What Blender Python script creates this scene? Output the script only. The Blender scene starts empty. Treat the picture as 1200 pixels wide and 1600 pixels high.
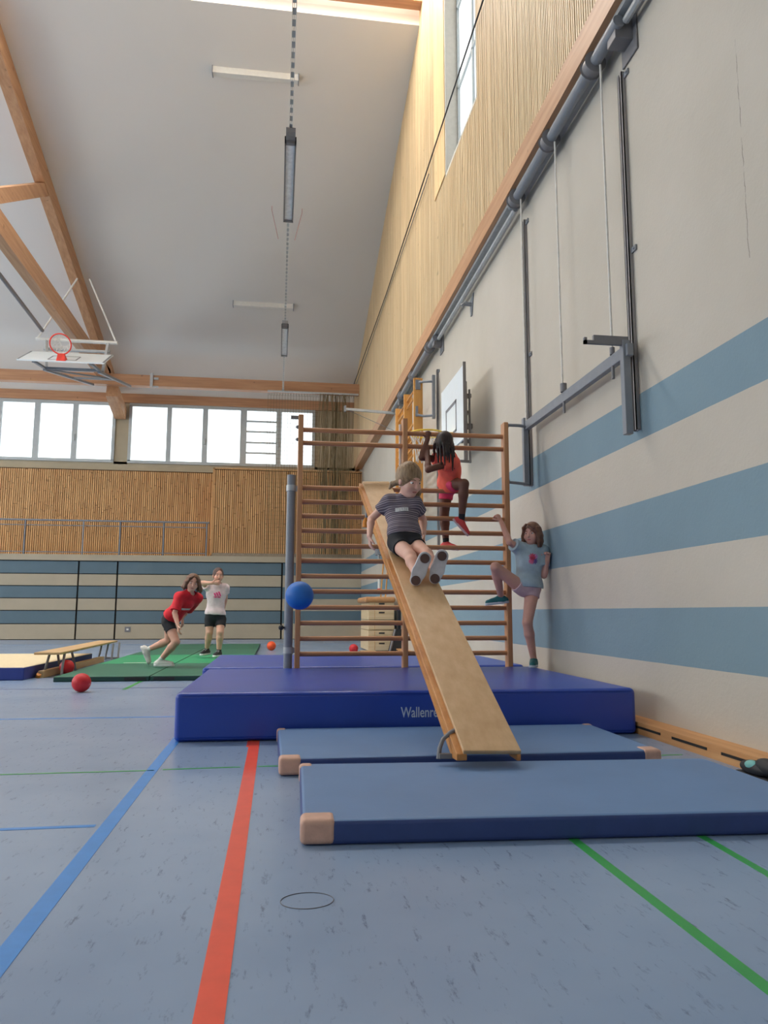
import bpy, math, random
import numpy as np
from mathutils import Vector, Matrix
from mathutils.bvhtree import BVHTree

random.seed(7)
S = bpy.context.scene
COL = S.collection

# ------------------------------------------------------------------ camera
cam_data = bpy.data.cameras.new('camera')
cam = bpy.data.objects.new('camera', cam_data)
COL.objects.link(cam)
PITCH, YAW, ROLL = 0.13239, 0.14037, 0.00175
fwd = Vector((math.sin(YAW) * math.cos(PITCH), math.cos(YAW) * math.cos(PITCH), math.sin(PITCH)))
rgt = fwd.cross(Vector((0, 0, 1))).normalized()
upv = rgt.cross(fwd)
r2 = rgt * math.cos(ROLL) + upv * math.sin(ROLL)
u2 = -rgt * math.sin(ROLL) + upv * math.cos(ROLL)
cam.matrix_world = Matrix(((r2.x, u2.x, -fwd.x, 0), (r2.y, u2.y, -fwd.y, 0), (r2.z, u2.z, -fwd.z, 0.8), (0, 0, 0, 1)))
cam_data.sensor_fit = 'VERTICAL'
cam_data.sensor_height = 36
cam_data.lens = 1177.4 / 1600 * 36
cam_data.clip_end = 200
S.camera = cam

# ------------------------------------------------------------------ view and daylight
S.view_settings.view_transform = 'Standard'
S.view_settings.look = 'None'
S.view_settings.gamma = 1
S.view_settings.use_curve_mapping = False
S.view_settings.exposure = 0.54
SKYLIGHT, FAR_WINDOWS, SIDE_FILL, WALL_WINDOW, REAR_FILL = 10.6, 0.98, 3.5, 0.40, 0.4
world = bpy.data.worlds.new('overcast_sky')
S.world = world
world.use_nodes = True
world.node_tree.nodes['Background'].inputs[0].default_value = (0.75, 0.85, 1.0, 1)
world.node_tree.nodes['Background'].inputs[1].default_value = 1.0
S.cycles.diffuse_bounces = 6
S.cycles.max_bounces = 10
S.cycles.sample_clamp_indirect = 6
S.cycles.caustics_reflective = False
S.cycles.caustics_refractive = False


# ------------------------------------------------------------------ materials
def lin(c):
    c = c / 255
    return c / 12.92 if c <= 0.04045 else ((c + 0.055) / 1.055) ** 2.4


def rgb(r, g, b):
    return (lin(r), lin(g), lin(b), 1)


class NT:
    def __init__(self, name):
        self.m = bpy.data.materials.new(name)
        self.m.use_nodes = True
        self.t = self.m.node_tree
        self.b = self.t.nodes['Principled BSDF']

    def n(self, kind, **kw):
        x = self.t.nodes.new(kind)
        for k, v in kw.items():
            setattr(x, k, v)
        return x

    def put(self, sock, v):
        if hasattr(v, 'is_output'):
            self.t.links.new(v, sock)
        else:
            sock.default_value = v

    def math(self, op, a, b=0.0, c=0.0):
        x = self.n('ShaderNodeMath', operation=op)
        self.put(x.inputs[0], a)
        self.put(x.inputs[1], b)
        self.put(x.inputs[2], c)
        return x.outputs[0]

    def mix(self, f, a, b):
        x = self.n('ShaderNodeMix', data_type='RGBA')
        self.put(x.inputs[0], f)
        self.put(x.inputs[6], a)
        self.put(x.inputs[7], b)
        return x.outputs[2]

    def pos(self, kind='Position'):
        if kind == 'Position':
            return self.n('ShaderNodeNewGeometry').outputs['Position']
        return self.n('ShaderNodeTexCoord').outputs[kind]

    def xyz(self, v):
        x = self.n('ShaderNodeSeparateXYZ')
        self.put(x.inputs[0], v)
        return x.outputs

    def scale(self, v, s):
        x = self.n('ShaderNodeVectorMath', operation='MULTIPLY')
        self.put(x.inputs[0], v)
        x.inputs[1].default_value = s
        return x.outputs[0]

    def dot(self, v, s):
        x = self.n('ShaderNodeVectorMath', operation='DOT_PRODUCT')
        self.put(x.inputs[0], v)
        x.inputs[1].default_value = s
        return x.outputs['Value']

    def noise(self, v, scale, detail=3.0, rough=0.55):
        x = self.n('ShaderNodeTexNoise')
        self.put(x.inputs['Vector'], v)
        x.inputs['Scale'].default_value = scale
        x.inputs['Detail'].default_value = detail
        x.inputs['Roughness'].default_value = rough
        return x.outputs[0]

    def ramp(self, f, stops):
        x = self.n('ShaderNodeValToRGB')
        self.put(x.inputs[0], f)
        e = x.color_ramp.elements
        while len(e) < len(stops):
            e.new(0.5)
        for k, (p, c) in enumerate(stops):
            e[k].position = p
            e[k].color = c
        return x.outputs[0]

    def bump(self, h, strength=0.2, dist=0.01):
        x = self.n('ShaderNodeBump')
        x.inputs['Strength'].default_value = strength
        x.inputs['Distance'].default_value = dist
        self.put(x.inputs['Height'], h)
        self.put(self.b.inputs['Normal'], x.outputs[0])

    def base(self, v):
        self.put(self.b.inputs['Base Color'], v)

    def set(self, rough=0.6, metal=0.0, spec=0.5):
        self.b.inputs['Roughness'].default_value = rough
        self.b.inputs['Metallic'].default_value = metal
        self.b.inputs['Specular IOR Level'].default_value = spec


def shade(c, k):
    return (c[0] * k, c[1] * k, c[2] * k, 1)


def plain(name, c, rough=0.6, metal=0.0, var=0.12, scale=14, bump=0.0, bscale=60, spec=0.5):
    """solid colour with a slight mottling and optional fine relief"""
    t = NT(name)
    p = t.pos('Object')
    n = t.noise(p, scale)
    t.base(t.ramp(n, [(0.3, shade(c, 1 - var)), (0.7, shade(c, 1 + var))]))
    t.set(rough, metal, spec)
    if bump:
        t.bump(t.noise(p, bscale), bump, 0.004)
    return t.m


def wood(name, a, b, axis='Y', rough=0.45, scale=9, knots=True, island=0.0, spec=0.4):
    """grain stretched along one axis, a few darker knots"""
    t = NT(name)
    p = t.pos('Object')
    s = {'X': (0.06, 1, 1), 'Y': (1, 0.06, 1), 'Z': (1, 1, 0.06)}[axis]
    n = t.noise(t.scale(p, s), scale * 2.2, 5, 0.6)
    col = t.ramp(n, [(0.32, a), (0.5, shade(a, 0.5) if False else tuple((a[i] + b[i]) / 2 for i in range(3)) + (1,)), (0.7, b)])
    if knots:
        k = t.noise(p, 5.5, 1)
        kk = t.ramp(k, [(0.74, (0, 0, 0, 1)), (0.80, (.6, .6, .6, 1))])
        col = t.mix(kk, col, shade(b, 0.45))
    if island:
        g = t.n('ShaderNodeNewGeometry')
        r = g.outputs['Random Per Island']
        col = t.mix(t.math('MULTIPLY', r, island), col, shade(b, 0.55))
    t.base(col)
    t.set(rough, 0, spec)
    t.bump(n, 0.08, 0.003)
    return t.m


def glow(name, c, strength, mottle=0.06):
    """daylit frosted pane: gives off light"""
    t = NT(name)
    n = t.noise(t.pos('Object'), 1.3)
    col = t.ramp(n, [(0.3, shade(c, 1 - mottle)), (0.7, shade(c, 1 + mottle))])
    t.base(rgb(225, 230, 232))
    t.put(t.b.inputs['Emission Color'], col)
    t.b.inputs['Emission Strength'].default_value = strength
    t.set(0.35)
    return t.m


# ------------------------------------------------------------------ mesh building
class MB:
    """collects shapes that end up as ONE mesh"""
    def __init__(self):
        self.v = []
        self.f = []

    def add(self, vs, fs):
        o = len(self.v)
        self.v += [tuple(map(float, p)) for p in vs]
        self.f += [tuple(i + o for i in f) for f in fs]
        return self

    def box(self, x0, x1, y0, y1, z0, z1):
        vs = [(x, y, z) for x in (x0, x1) for y in (y0, y1) for z in (z0, z1)]
        return self.add(vs, [(0, 1, 3, 2), (4, 6, 7, 5), (0, 4, 5, 1), (2, 3, 7, 6), (0, 2, 6, 4), (1, 5, 7, 3)])

    def hexa(self, lo, hi):
        """lo, hi: four corners each, same winding"""
        vs = list(lo) + list(hi)
        return self.add(vs, [(3, 2, 1, 0), (4, 5, 6, 7), (0, 1, 5, 4), (1, 2, 6, 5), (2, 3, 7, 6), (3, 0, 4, 7)])

    def beam(self, a, b, w, h, up=(0, 0, 1)):
        """square bar from a to b, w wide and h high"""
        a, b = Vector(a), Vector(b)
        d = (b - a).normalized()
        s = d.cross(Vector(up)).normalized()
        u = s.cross(d)
        lo = [a + s * (i * w / 2) + u * (j * h / 2) for i, j in ((-1, -1), (1, -1), (1, 1), (-1, 1))]
        hi = [p + (b - a) for p in lo]
        return self.hexa(lo, hi)

    def tube(self, pts, r, n=10, close=False):
        pts = [Vector(p) for p in pts]
        rr = r if isinstance(r, (list, tuple)) else [r] * len(pts)
        m = len(pts)
        vs, fs = [], []
        ref = Vector((0.13, 0.31, 0.94))
        d0 = (pts[1] - pts[0]).normalized()
        if abs(d0.dot(ref)) > 0.9:
            ref = Vector((0.94, 0.2, 0.1))
        prev = None
        for i, p in enumerate(pts):
            if close:
                d = pts[(i + 1) % m] - pts[i - 1]
            else:
                d = pts[min(i + 1, m - 1)] - pts[max(i - 1, 0)]
            d.normalize()
            if prev is None:
                s = d.cross(ref).normalized()
            else:
                s = (prev - d * prev.dot(d)).normalized()
            prev = s
            u = d.cross(s)
            for k in range(n):
                a = 2 * math.pi * k / n
                vs.append(p + (s * math.cos(a) + u * math.sin(a)) * rr[i])
        for i in range(m if close else m - 1):
            j = (i + 1) % m
            for k in range(n):
                l = (k + 1) % n
                fs.append((i * n + k, i * n + l, j * n + l, j * n + k))
        if not close:
            fs.append(tuple(range(n - 1, -1, -1)))
            fs.append(tuple((m - 1) * n + k for k in range(n)))
        return self.add(vs, fs)

    def ball(self, c, r, nu=24, nv=14):
        c = Vector(c)
        rx, ry, rz = r if isinstance(r, (list, tuple)) else (r, r, r)
        vs = [c + Vector((0, 0, rz))]
        for i in range(1, nv):
            t = math.pi * i / nv
            for k in range(nu):
                a = 2 * math.pi * k / nu
                vs.append(c + Vector((rx * math.sin(t) * math.cos(a), ry * math.sin(t) * math.sin(a), rz * math.cos(t))))
        vs.append(c - Vector((0, 0, rz)))
        fs = [(0, 1 + k, 1 + (k + 1) % nu) for k in range(nu)]
        for i in range(nv - 2):
            for k in range(nu):
                a, b = 1 + i * nu + k, 1 + i * nu + (k + 1) % nu
                fs.append((a, a + nu, b + nu, b))
        e = len(vs) - 1
        o = 1 + (nv - 2) * nu
        fs += [(o + (k + 1) % nu, o + k, e) for k in range(nu)]
        return self.add(vs, fs)


def mesh_object(name, mb, mat, origin=(0, 0, 0), smooth=False, bevel=0.0, seg=2):
    me = bpy.data.meshes.new(name)
    o = Vector(origin)
    me.from_pydata([Vector(p) - o for p in mb.v], [], mb.f)
    me.update()
    if mat:
        me.materials.append(mat)
    ob = bpy.data.objects.new(name, me)
    COL.objects.link(ob)
    if smooth:
        me.polygons.foreach_set('use_smooth', [True] * len(me.polygons))
        try:
            me.set_sharp_from_angle(angle=0.7)
        except Exception:
            pass
    if bevel:
        md = ob.modifiers.new('bevel', 'BEVEL')
        md.width = bevel
        md.segments = seg
        md.limit_method = 'ANGLE'
        me.polygons.foreach_set('use_smooth', [True] * len(me.polygons))
        try:
            me.set_sharp_from_angle(angle=0.9)
        except Exception:
            pass
        wn = ob.modifiers.new('weighted', 'WEIGHTED_NORMAL')
        wn.keep_sharp = False
    return ob


def tag(o, label, cat, group=None):
    o['label'] = label
    o['category'] = cat
    if group:
        o['group'] = group
    return o


def thing(name, label, cat, loc, group=None):
    o = bpy.data.objects.new(name, None)
    COL.objects.link(o)
    o.empty_display_size = 0.1
    o.location = loc
    o['origin'] = tuple(loc)
    return tag(o, label, cat, group)


def part(name, mb, mat, parent, smooth=False, bevel=0.0, seg=2, label=None):
    org = tuple(parent['origin'])
    ob = mesh_object(name, mb, mat, org, smooth, bevel, seg)
    ob.parent = parent
    ob['origin'] = org
    if label:
        ob['label'] = label
    return ob


def solo(name, mb, mat, label, cat, loc, group=None, smooth=False, bevel=0.0, seg=2):
    ob = mesh_object(name, mb, mat, loc, smooth, bevel, seg)
    ob.location = loc
    ob['origin'] = tuple(loc)
    return tag(ob, label, cat, group)


def struct(name, mb, mat, parent=None, smooth=False, bevel=0.0):
    ob = mesh_object(name, mb, mat, (0, 0, 0), smooth, bevel)
    ob['origin'] = (0.0, 0.0, 0.0)
    if parent:
        ob.parent = parent
    else:
        ob['kind'] = 'structure'
    return ob


def clone(o, parent=None):
    c = o.copy()
    COL.objects.link(c)
    if parent:
        c.parent = parent
    for ch in list(o.children):
        clone(ch, c)
    return c


def text_mesh(word, size, origin, ux, uz, mat, name, parent, thick=0.0015, bold=0.012):
    cu = bpy.data.curves.new('lettering', 'FONT')
    cu.body = word
    cu.size = size
    cu.offset = bold * size
    cu.extrude = 0
    tmp = bpy.data.objects.new('lettering', cu)
    COL.objects.link(tmp)
    dg = bpy.context.evaluated_depsgraph_get()
    me = tmp.evaluated_get(dg).to_mesh()
    ux, uz = Vector(ux), Vector(uz)
    n = ux.cross(uz)
    mb = MB()
    mb.add([Vector(origin) + ux * v.co.x + uz * v.co.y + n * thick for v in me.vertices], [tuple(p.vertices) for p in me.polygons])
    tmp.evaluated_get(dg).to_mesh_clear()
    bpy.data.objects.remove(tmp)
    return part(name, mb, mat, parent)


# ------------------------------------------------------------------ palette
M = {}
t = NT('linoleum_floor')
p = t.pos()
n1 = t.noise(t.scale(p, (1, 1, 1)), 1.1, 4)
n2 = t.noise(t.scale(p, (34, 8, 1)), 1.0, 5, 0.72)
n3 = t.noise(t.scale(p, (70, 22, 1)), 1.0, 2, 0.6)
base = t.ramp(n1, [(0.3, rgb(130, 152, 182)), (0.7, rgb(145, 165, 192))])
fleck = t.ramp(n2, [(0.31, (1, 1, 1, 1)), (0.42, (0, 0, 0, 1))])
lightf = t.ramp(n3, [(0.52, (0, 0, 0, 1)), (0.80, (1, 1, 1, 1))])
c = t.mix(t.math('MULTIPLY', fleck, 0.75), base, rgb(92, 104, 126))
t.base(c)
t.b.inputs['Roughness'].default_value = 0.27
t.b.inputs['Specular IOR Level'].default_value = 0.5
M['floor'] = t.m

t = NT('striped_plaster_wall')
p = t.pos()
x, y, z = t.xyz(p)[0:3]
n1 = t.noise(p, 0.9, 4)
n2 = t.noise(p, 45, 4, 0.6)
beige = t.ramp(n1, [(0.3, rgb(191, 183, 169)), (0.7, rgb(200, 192, 179))])
blue = t.ramp(n1, [(0.3, rgb(124, 147, 158)), (0.7, rgb(131, 154, 165))])
f = 0.0
zz = t.math('ADD', z, t.math('MULTIPLY', t.math('SUBTRACT', t.noise(p, 6), 0.5), 0.004))
for a, b in ((0.466, 0.833), (1.207, 1.588), (2.03, 2.36)):
    band = t.math('MULTIPLY', t.math('GREATER_THAN', zz, a), t.math('LESS_THAN', zz, b))
    f = band if f == 0.0 else t.math('MAXIMUM', f, band)
col = t.mix(f, beige, blue)
# the hairline crack high on the wall
wob = t.math('MULTIPLY', t.math('SUBTRACT', t.noise(t.scale(p, (0, 0, 1)), 5.0, 4, 0.7), 0.5), 0.05)
dist = t.math('ABSOLUTE', t.math('SUBTRACT', t.math('ADD', y, wob), 3.63))
crack = t.math('MULTIPLY', t.math('LESS_THAN', dist, 0.0035), t.math('MULTIPLY', t.math('GREATER_THAN', z, 2.75), t.math('LESS_THAN', z, 4.15)))
crack = t.math('MULTIPLY', crack, t.ramp(t.noise(p, 9), [(0.4, (0, 0, 0, 1)), (0.55, (1, 1, 1, 1))]))
col = t.mix(t.math('MULTIPLY', crack, 0.6), col, rgb(110, 100, 90))
t.base(col)
t.set(0.75, 0, 0.25)
t.bump(t.math('ADD', n2, t.math('MULTIPLY', t.noise(p, 9, 3), 1.5)), 0.35, 0.004)
M['wall'] = t.m

M['beige_panel'] = plain('beige_panel', rgb(178, 166, 144), 0.6, var=0.05, scale=1.5)
M['blue_panel'] = plain('blue_panel', rgb(92, 114, 126), 0.6, var=0.05, scale=1.5)
M['upper_plaster'] = plain('upper_plaster', rgb(182, 168, 142), 0.75, var=0.05, scale=2)
M['jamb'] = plain('jamb_plaster', rgb(206, 200, 188), 0.8, var=0.05)
M['white_plaster'] = plain('white_plaster', rgb(232, 230, 226), 0.8, var=0.02, scale=1)
t = NT('ceiling_panel')
p = t.pos()
st = t.ramp(t.noise(p, 0.45, 2), [(0.62, (0, 0, 0, 1)), (0.8, (1, 1, 1, 1))])
t.base(t.mix(t.math('MULTIPLY', st, 0.25), rgb(224, 220, 214), rgb(200, 195, 188)))
t.set(0.85, 0, 0.2)
M['ceiling'] = t.m
M['dark_gap'] = plain('dark_gap', rgb(30, 27, 25), 0.9)
M['slat_gap'] = plain('slat_gap', rgb(88, 62, 40), 0.9)
M['slat'] = wood('spruce_slats', rgb(236, 212, 170), rgb(212, 180, 134), 'Z', 0.55, 7, True, 0.35)
M['slat_back'] = plain('slat_backing', rgb(116, 86, 54), 0.8)
M['far_slat'] = wood('amber_slats', rgb(234, 186, 128), rgb(206, 152, 98), 'Z', 0.55, 7, True, 0.35)
M['beam'] = wood('glulam_beam', rgb(202, 158, 120), rgb(176, 130, 94), 'Y', 0.5, 6, True)
M['beam_x'] = wood('glulam_purlin', rgb(198, 150, 112), rgb(172, 122, 88), 'X', 0.5, 6, True)
M['pale_wood_z'] = wood('pale_spruce_boards', rgb(236, 205, 156), rgb(216, 178, 124), 'Z', 0.5, 5, True)
M['vent_wood'] = wood('vent_box_wood', rgb(214, 162, 108), rgb(188, 132, 80), 'Y', 0.5, 8, True)
M['alu'] = plain('window_aluminium', rgb(190, 196, 196), 0.5, 0.0, var=0.04)
M['steel'] = plain('grey_painted_steel', rgb(132, 136, 142), 0.45, 0.0, var=0.06)
M['dark_steel'] = plain('dark_grey_steel', rgb(124, 122, 124), 0.5, 0.0, var=0.06)
M['bright_steel'] = plain('galvanised_steel', rgb(182, 184, 184), 0.42, 0.15, var=0.08)
M['frame_grey'] = plain('warm_grey_steel', rgb(134, 128, 124), 0.5, 0.0, var=0.06)
M['rail_grey'] = plain('rail_grey', rgb(152, 147, 146), 0.5, var=0.05)
M['skirting'] = plain('skirting_brown', rgb(150, 134, 114), 0.6)
M['white_metal'] = plain('white_enamel', rgb(224, 222, 216), 0.4, 0.0, var=0.03)
M['rope'] = plain('white_rope', rgb(226, 222, 214), 0.8, bump=0.4, bscale=300)
M['black'] = plain('black_rubber', rgb(34, 34, 37), 0.6)
M['pane_far'] = glow('frosted_pane', (0.88, 0.96, 1.0, 1), FAR_WINDOWS)
M['fill_side'] = glow('side_fill_glow', (0.9, 0.96, 1.0, 1), SIDE_FILL)
M['fill_rear'] = glow('rear_fill_glow', (0.9, 0.96, 1.0, 1), REAR_FILL)
M['pane_wall'] = glow('clerestory_pane', (0.9, 0.97, 1.0, 1), WALL_WINDOW)
M['pane_sky'] = glow('skylight_glazing', (1.0, 0.97, 0.92, 1), SKYLIGHT)
M['bars'] = wood('beech_bars', rgb(198, 146, 104), rgb(172, 118, 80), 'X', 0.4, 9, False)
M['bars_z'] = wood('beech_posts', rgb(204, 152, 108), rgb(178, 124, 84), 'Z', 0.4, 9, False)
M['orange_wood'] = wood('honey_pine', rgb(228, 168, 92), rgb(206, 142, 70), 'Z', 0.45, 8, False)
M['orange_rung'] = wood('honey_pine_rung', rgb(220, 160, 88), rgb(196, 134, 68), 'Y', 0.45, 8, False)
M['board'] = wood('birch_plywood', rgb(206, 172, 132), rgb(190, 154, 113), 'Y', 0.4, 7, False)
M['rail_wood'] = wood('pine_rail', rgb(206, 146, 84), rgb(176, 114, 58), 'Y', 0.45, 8, True)
M['fat_mat'] = plain('royal_blue_tarpaulin', rgb(36, 70, 168), 0.33, var=0.06, scale=2.2, bump=0.12, bscale=9, spec=0.6)
M['mat'] = plain('steel_blue_vinyl', rgb(100, 132, 174), 0.48, var=0.05, scale=2.5, bump=0.1, bscale=60)
M['mat_side'] = plain('dark_blue_vinyl', rgb(50, 70, 124), 0.5, var=0.05)
M['leather'] = plain('tan_leather', rgb(204, 164, 144), 0.6, var=0.1, scale=20, bump=0.3, bscale=90)
M['mat_green'] = plain('dark_green_vinyl', rgb(36, 104, 80), 0.5, var=0.05)
M['mat_lime'] = plain('bright_green_vinyl', rgb(28, 150, 98), 0.5, var=0.05)
M['mat_green_side'] = plain('deep_green_vinyl', rgb(26, 66, 56), 0.55, var=0.05)
M['cream'] = plain('cream_vinyl', rgb(226, 208, 170), 0.55, var=0.04)
M['blue_side'] = plain('navy_blue_side', rgb(44, 62, 138), 0.5, var=0.05)
M['bench_wood'] = wood('bench_wood', rgb(214, 180, 130), rgb(194, 156, 106), 'Y', 0.4, 8, False)
M['box_wood'] = wood('box_birch', rgb(226, 202, 164), rgb(208, 182, 140), 'X', 0.5, 8, False)
M['box_leather'] = plain('tan_box_leather', rgb(196, 142, 92), 0.5, var=0.08)
M['lettering'] = plain('pale_lettering', rgb(196, 208, 226), 0.5, var=0.03)
M['ball_red'] = plain('red_foam', rgb(206, 34, 42), 0.5, var=0.06, bump=0.1)
M['ball_orange'] = plain('orange_foam', rgb(240, 88, 34), 0.5, var=0.06)
M['ball_blue'] = plain('blue_foam', rgb(28, 108, 196), 0.5, var=0.06)
M['line_red'] = plain('orange_red_line', rgb(236, 84, 52), 0.35, var=0.05)
M['line_blue'] = plain('blue_line', rgb(62, 142, 220), 0.35, var=0.05)
M['line_green'] = plain('green_line', rgb(54, 158, 76), 0.35, var=0.05)
M['cover'] = plain('floor_socket_ring', rgb(104, 108, 118), 0.5)
M['yellow'] = plain('yellow_steel', rgb(240, 200, 60), 0.4)
M['red_steel'] = plain('red_steel', rgb(226, 66, 50), 0.4)
M['orange_plastic'] = plain('orange_plastic', rgb(226, 138, 40), 0.5)
M['net'] = plain('green_grey_cord', rgb(128, 112, 82), 0.9)
M['lamp_glass'] = plain('lamp_diffuser', rgb(236, 238, 240), 0.3)
M['board_white'] = plain('white_backboard', rgb(232, 238, 240), 0.35, var=0.02)
M['teal'] = plain('teal_lining', rgb(120, 184, 180), 0.6)

# ================================================================== THE HALL
RX, UX = 2.555, 2.40          # lower right wall face, upper cladding face
def ceil_z(y):
    return 11.577 - 0.2983 * (y - 12.436) if y > 11 else 11.577 - 0.30 * (10.5 - y)

floor = struct('floor', MB().box(-18.3, 2.9, -6.3, 24.6, -0.2, 0.0), M['floor'])
def strip(a, b, w, mat, name='court_line'):
    a, b = Vector((a[0], a[1], 0)), Vector((b[0], b[1], 0))
    d = (b - a).normalized()
    s = Vector((-d.y, d.x, 0)) * (w / 2)
    mb = MB().hexa([a - s, b - s, b + s, a + s], [q + Vector((0, 0, 0.0012)) for q in (a - s, b - s, b + s, a + s)])
    struct(name, mb, mat, floor)
strip((-0.114, -3.0), (-0.118, 4.72), 0.062, M['line_red'])
strip((-0.125, 4.72), (-0.125, 8.2), 0.075, M['line_red'])
strip((-0.62, -3.0), (-0.605, 9.0), 0.056, M['line_blue'])
strip((1.055, -2.0), (1.066, 4.0), 0.036, M['line_green'])
# curved green line on the right
arc = [(1.40 + 0.14 * math.sin(k * 0.2), 1.4 + k * 0.19) for k in range(9)]
for q0, q1 in zip([(1.44, 1.9), (1.52, 2.26), (1.536, 2.62)], [(1.52, 2.26), (1.536, 2.62), (1.55, 3.4)]):
    strip(q0, q1, 0.03, M['line_green'])
strip((-3.4, 4.09), (-0.60, 4.10), 0.02, M['line_green'])
strip((-0.56, 4.115), (-0.17, 4.13), 0.02, M['line_green'])
strip((-0.08, 4.13), (2.3, 4.15), 0.02, M['line_green'])
strip((-4.0, 3.06), (-0.66, 3.095), 0.03, M['line_blue'])
strip((-6.0, 6.19), (0.5, 6.12), 0.035, M['line_blue'])
strip((-8.0, 8.5), (0.6, 8.46), 0.03, M['mat_side'])
strip((-1.548, 8.3), (-1.545, 9.3), 0.05, M['line_green'])
strip((-9.0, 19.6), (2.2, 19.5), 0.05, M['line_blue'])
ring = [(0.101 + 0.074 * math.cos(a * math.pi / 20), 2.24 + 0.060 * math.sin(a * math.pi / 20), 0.001) for a in range(40)]
struct('floor_socket_cover', MB().tube(ring, 0.0013, 6, True), M['cover'], floor)

# right wall, lower part: painted plaster; upper part: spruce slats
struct('wall_right', MB().box(RX, RX + 0.3, -6.3, 24.6, -0.1, 5.4), M['wall'])
up = MB().box(UX + 0.05, UX + 0.12, -6.3, 8.62, 5.3, 12.9).box(UX + 0.05, UX + 0.12, 8.62, 10.38, 5.3, 7.36).box(UX + 0.05, UX + 0.12, 10.38, 24.6, 5.3, 12.9)
clad = struct('wall_right_upper', up, M['slat_back'])
sl = MB()
yy = -6.2
k = 0
while yy < 24.25:
    z1 = 12.6 if 10.3 < yy < 12.6 else ceil_z(yy) + 0.1
    if 8.60 < yy + 0.03 and yy < 11.16:
        z1 = 7.36
    sl.box(UX + random.uniform(0, 0.003), UX + 0.055, yy, yy + 0.029, 5.48, z1)
    yy += 0.044
struct('wall_slats', sl, M['slat'], clad)
pil = MB()
for y0 in (10.40, 10.645, 10.89):
    pil.box(UX - 0.012, UX + 0.05, y0, y0 + 0.242, 7.37, 12.5)
struct('wall_boards', pil, M['pale_wood_z'], clad)
struct('trim_1', MB().box(UX - 0.04, RX + 0.02, -6.3, 23.1, 5.24, 5.50), M['beam'])
struct('trim_2', MB().box(UX + 0.015, RX + 0.02, -6.3, 15.0, 5.20, 5.24), M['bright_steel'])

# tall window high in the right wall
win = struct('window_3', MB().box(UX + 0.0, UX + 0.3, 10.36, 10.40, 7.34, 12.6).box(UX + 0.0, UX + 0.3, 8.58, 8.62, 7.34, 12.6).box(UX + 0.0, UX + 0.3, 8.58, 10.40, 7.32, 7.36), M['jamb'])
struct('window_pane', MB().box(UX + 0.22, UX + 0.24, 8.6, 10.38, 7.34, 12.6), M['pane_wall'], win)
wf = MB()
for z0 in (7.38, 8.75, 10.1, 11.4):
    wf.box(UX + 0.19, UX + 0.222, 8.62, 10.36, z0, z0 + 0.035)
for y0 in (8.62, 9.47, 10.31):
    wf.box(UX + 0.19, UX + 0.222, y0, y0 + 0.045, 7.36, 12.6)
struct('window_frame', wf, M['alu'], win)

# far wall, lower part: retractable stand front, striped boards with dark joints
fw = struct('wall_far', MB().box(-18.3, 2.6, 23.11, 23.3, 0.0, 2.28).box(-18.3, 2.6, 24.2, 24.6, 0.0, 5.48).box(-18.3, 2.6, 24.2, 24.6, 7.38, 7.6)
            .box(-5.15, -4.74, 24.2, 24.6, 5.4, 7.5).box(1.13, 2.6, 24.2, 24.6, 5.4, 7.5), M['upper_plaster'])
struct('wall_far_upper', MB().box(-18.3, 2.6, 24.16, 24.6, 7.6, 9.0), M['white_plaster'])
struct('wall_joint', MB().box(-18.3, 2.55, 23.085, 23.105, 0.0, 2.29), M['dark_gap'], fw)
bz = [(0.02, 0.448, 'beige_panel'), (0.472, 0.826, 'blue_panel'), (0.85, 1.182, 'beige_panel'), (1.206, 1.536, 'blue_panel'), (1.56, 1.888, 'beige_panel'), (1.912, 2.262, 'blue_panel')]
for z0, z1, mm in bz:
    mb = MB()
    for x0, x1 in ((-18.3, -10.8), (-10.76, -5.76), (-5.71, -4.67), (-4.62, 0.12)):
        mb.box(x0, x1, 23.03, 23.09, z0, z1)
    mb.box(0.17, 2.55, 23.03, 23.09, z0 - 0.012, z1 + 0.012)
    struct('wall_board', mb, M[mm], fw)
struct('trim_3', MB().box(-18.3, 2.555, 22.98, 24.2, 2.285, 2.46), M['beige_panel'])
def slats(x0, x1, y, z0, z1, name, pitch=0.062, wdt=0.044):
    mb = MB()
    xx = x0
    while xx < x1:
        zc = z0
        while zc < z1:                       # lengths butted end to end
            ze = min(z1, zc + random.uniform(0.5, 1.6))
            mb.box(xx, xx + wdt, y, y + 0.03, zc, ze - 0.012)
            zc = ze
        xx += pitch
    return mb
bk = struct('wall_far_cladding', MB().box(-18.3, -1.95, 24.15, 24.2, 2.46, 5.20).box(-1.95, 2.555, 23.06, 24.2, 2.52, 5.12), M['slat_gap'])
struct('wall_slats', slats(-10.5, -2.0, 24.115, 2.5, 5.18, ''), M['far_slat'], bk)
struct('wall_slats', slats(-1.95, 2.54, 23.025, 2.56, 5.10, ''), M['far_slat'], bk)
struct('trim_4', MB().box(-1.99, -1.95, 23.0, 24.2, 2.5, 5.15).box(-1.99, 2.555, 23.0, 24.2, 5.11, 5.15), M['far_slat'])
struct('trim_13', MB().box(-1.96, 2.555, 23.01, 23.2, 2.46, 2.555), M['skirting'])
struct('trim_5', MB().box(-18.3, 2.6, 24.08, 24.22, 7.37, 7.66), M['beam_x'])

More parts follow.
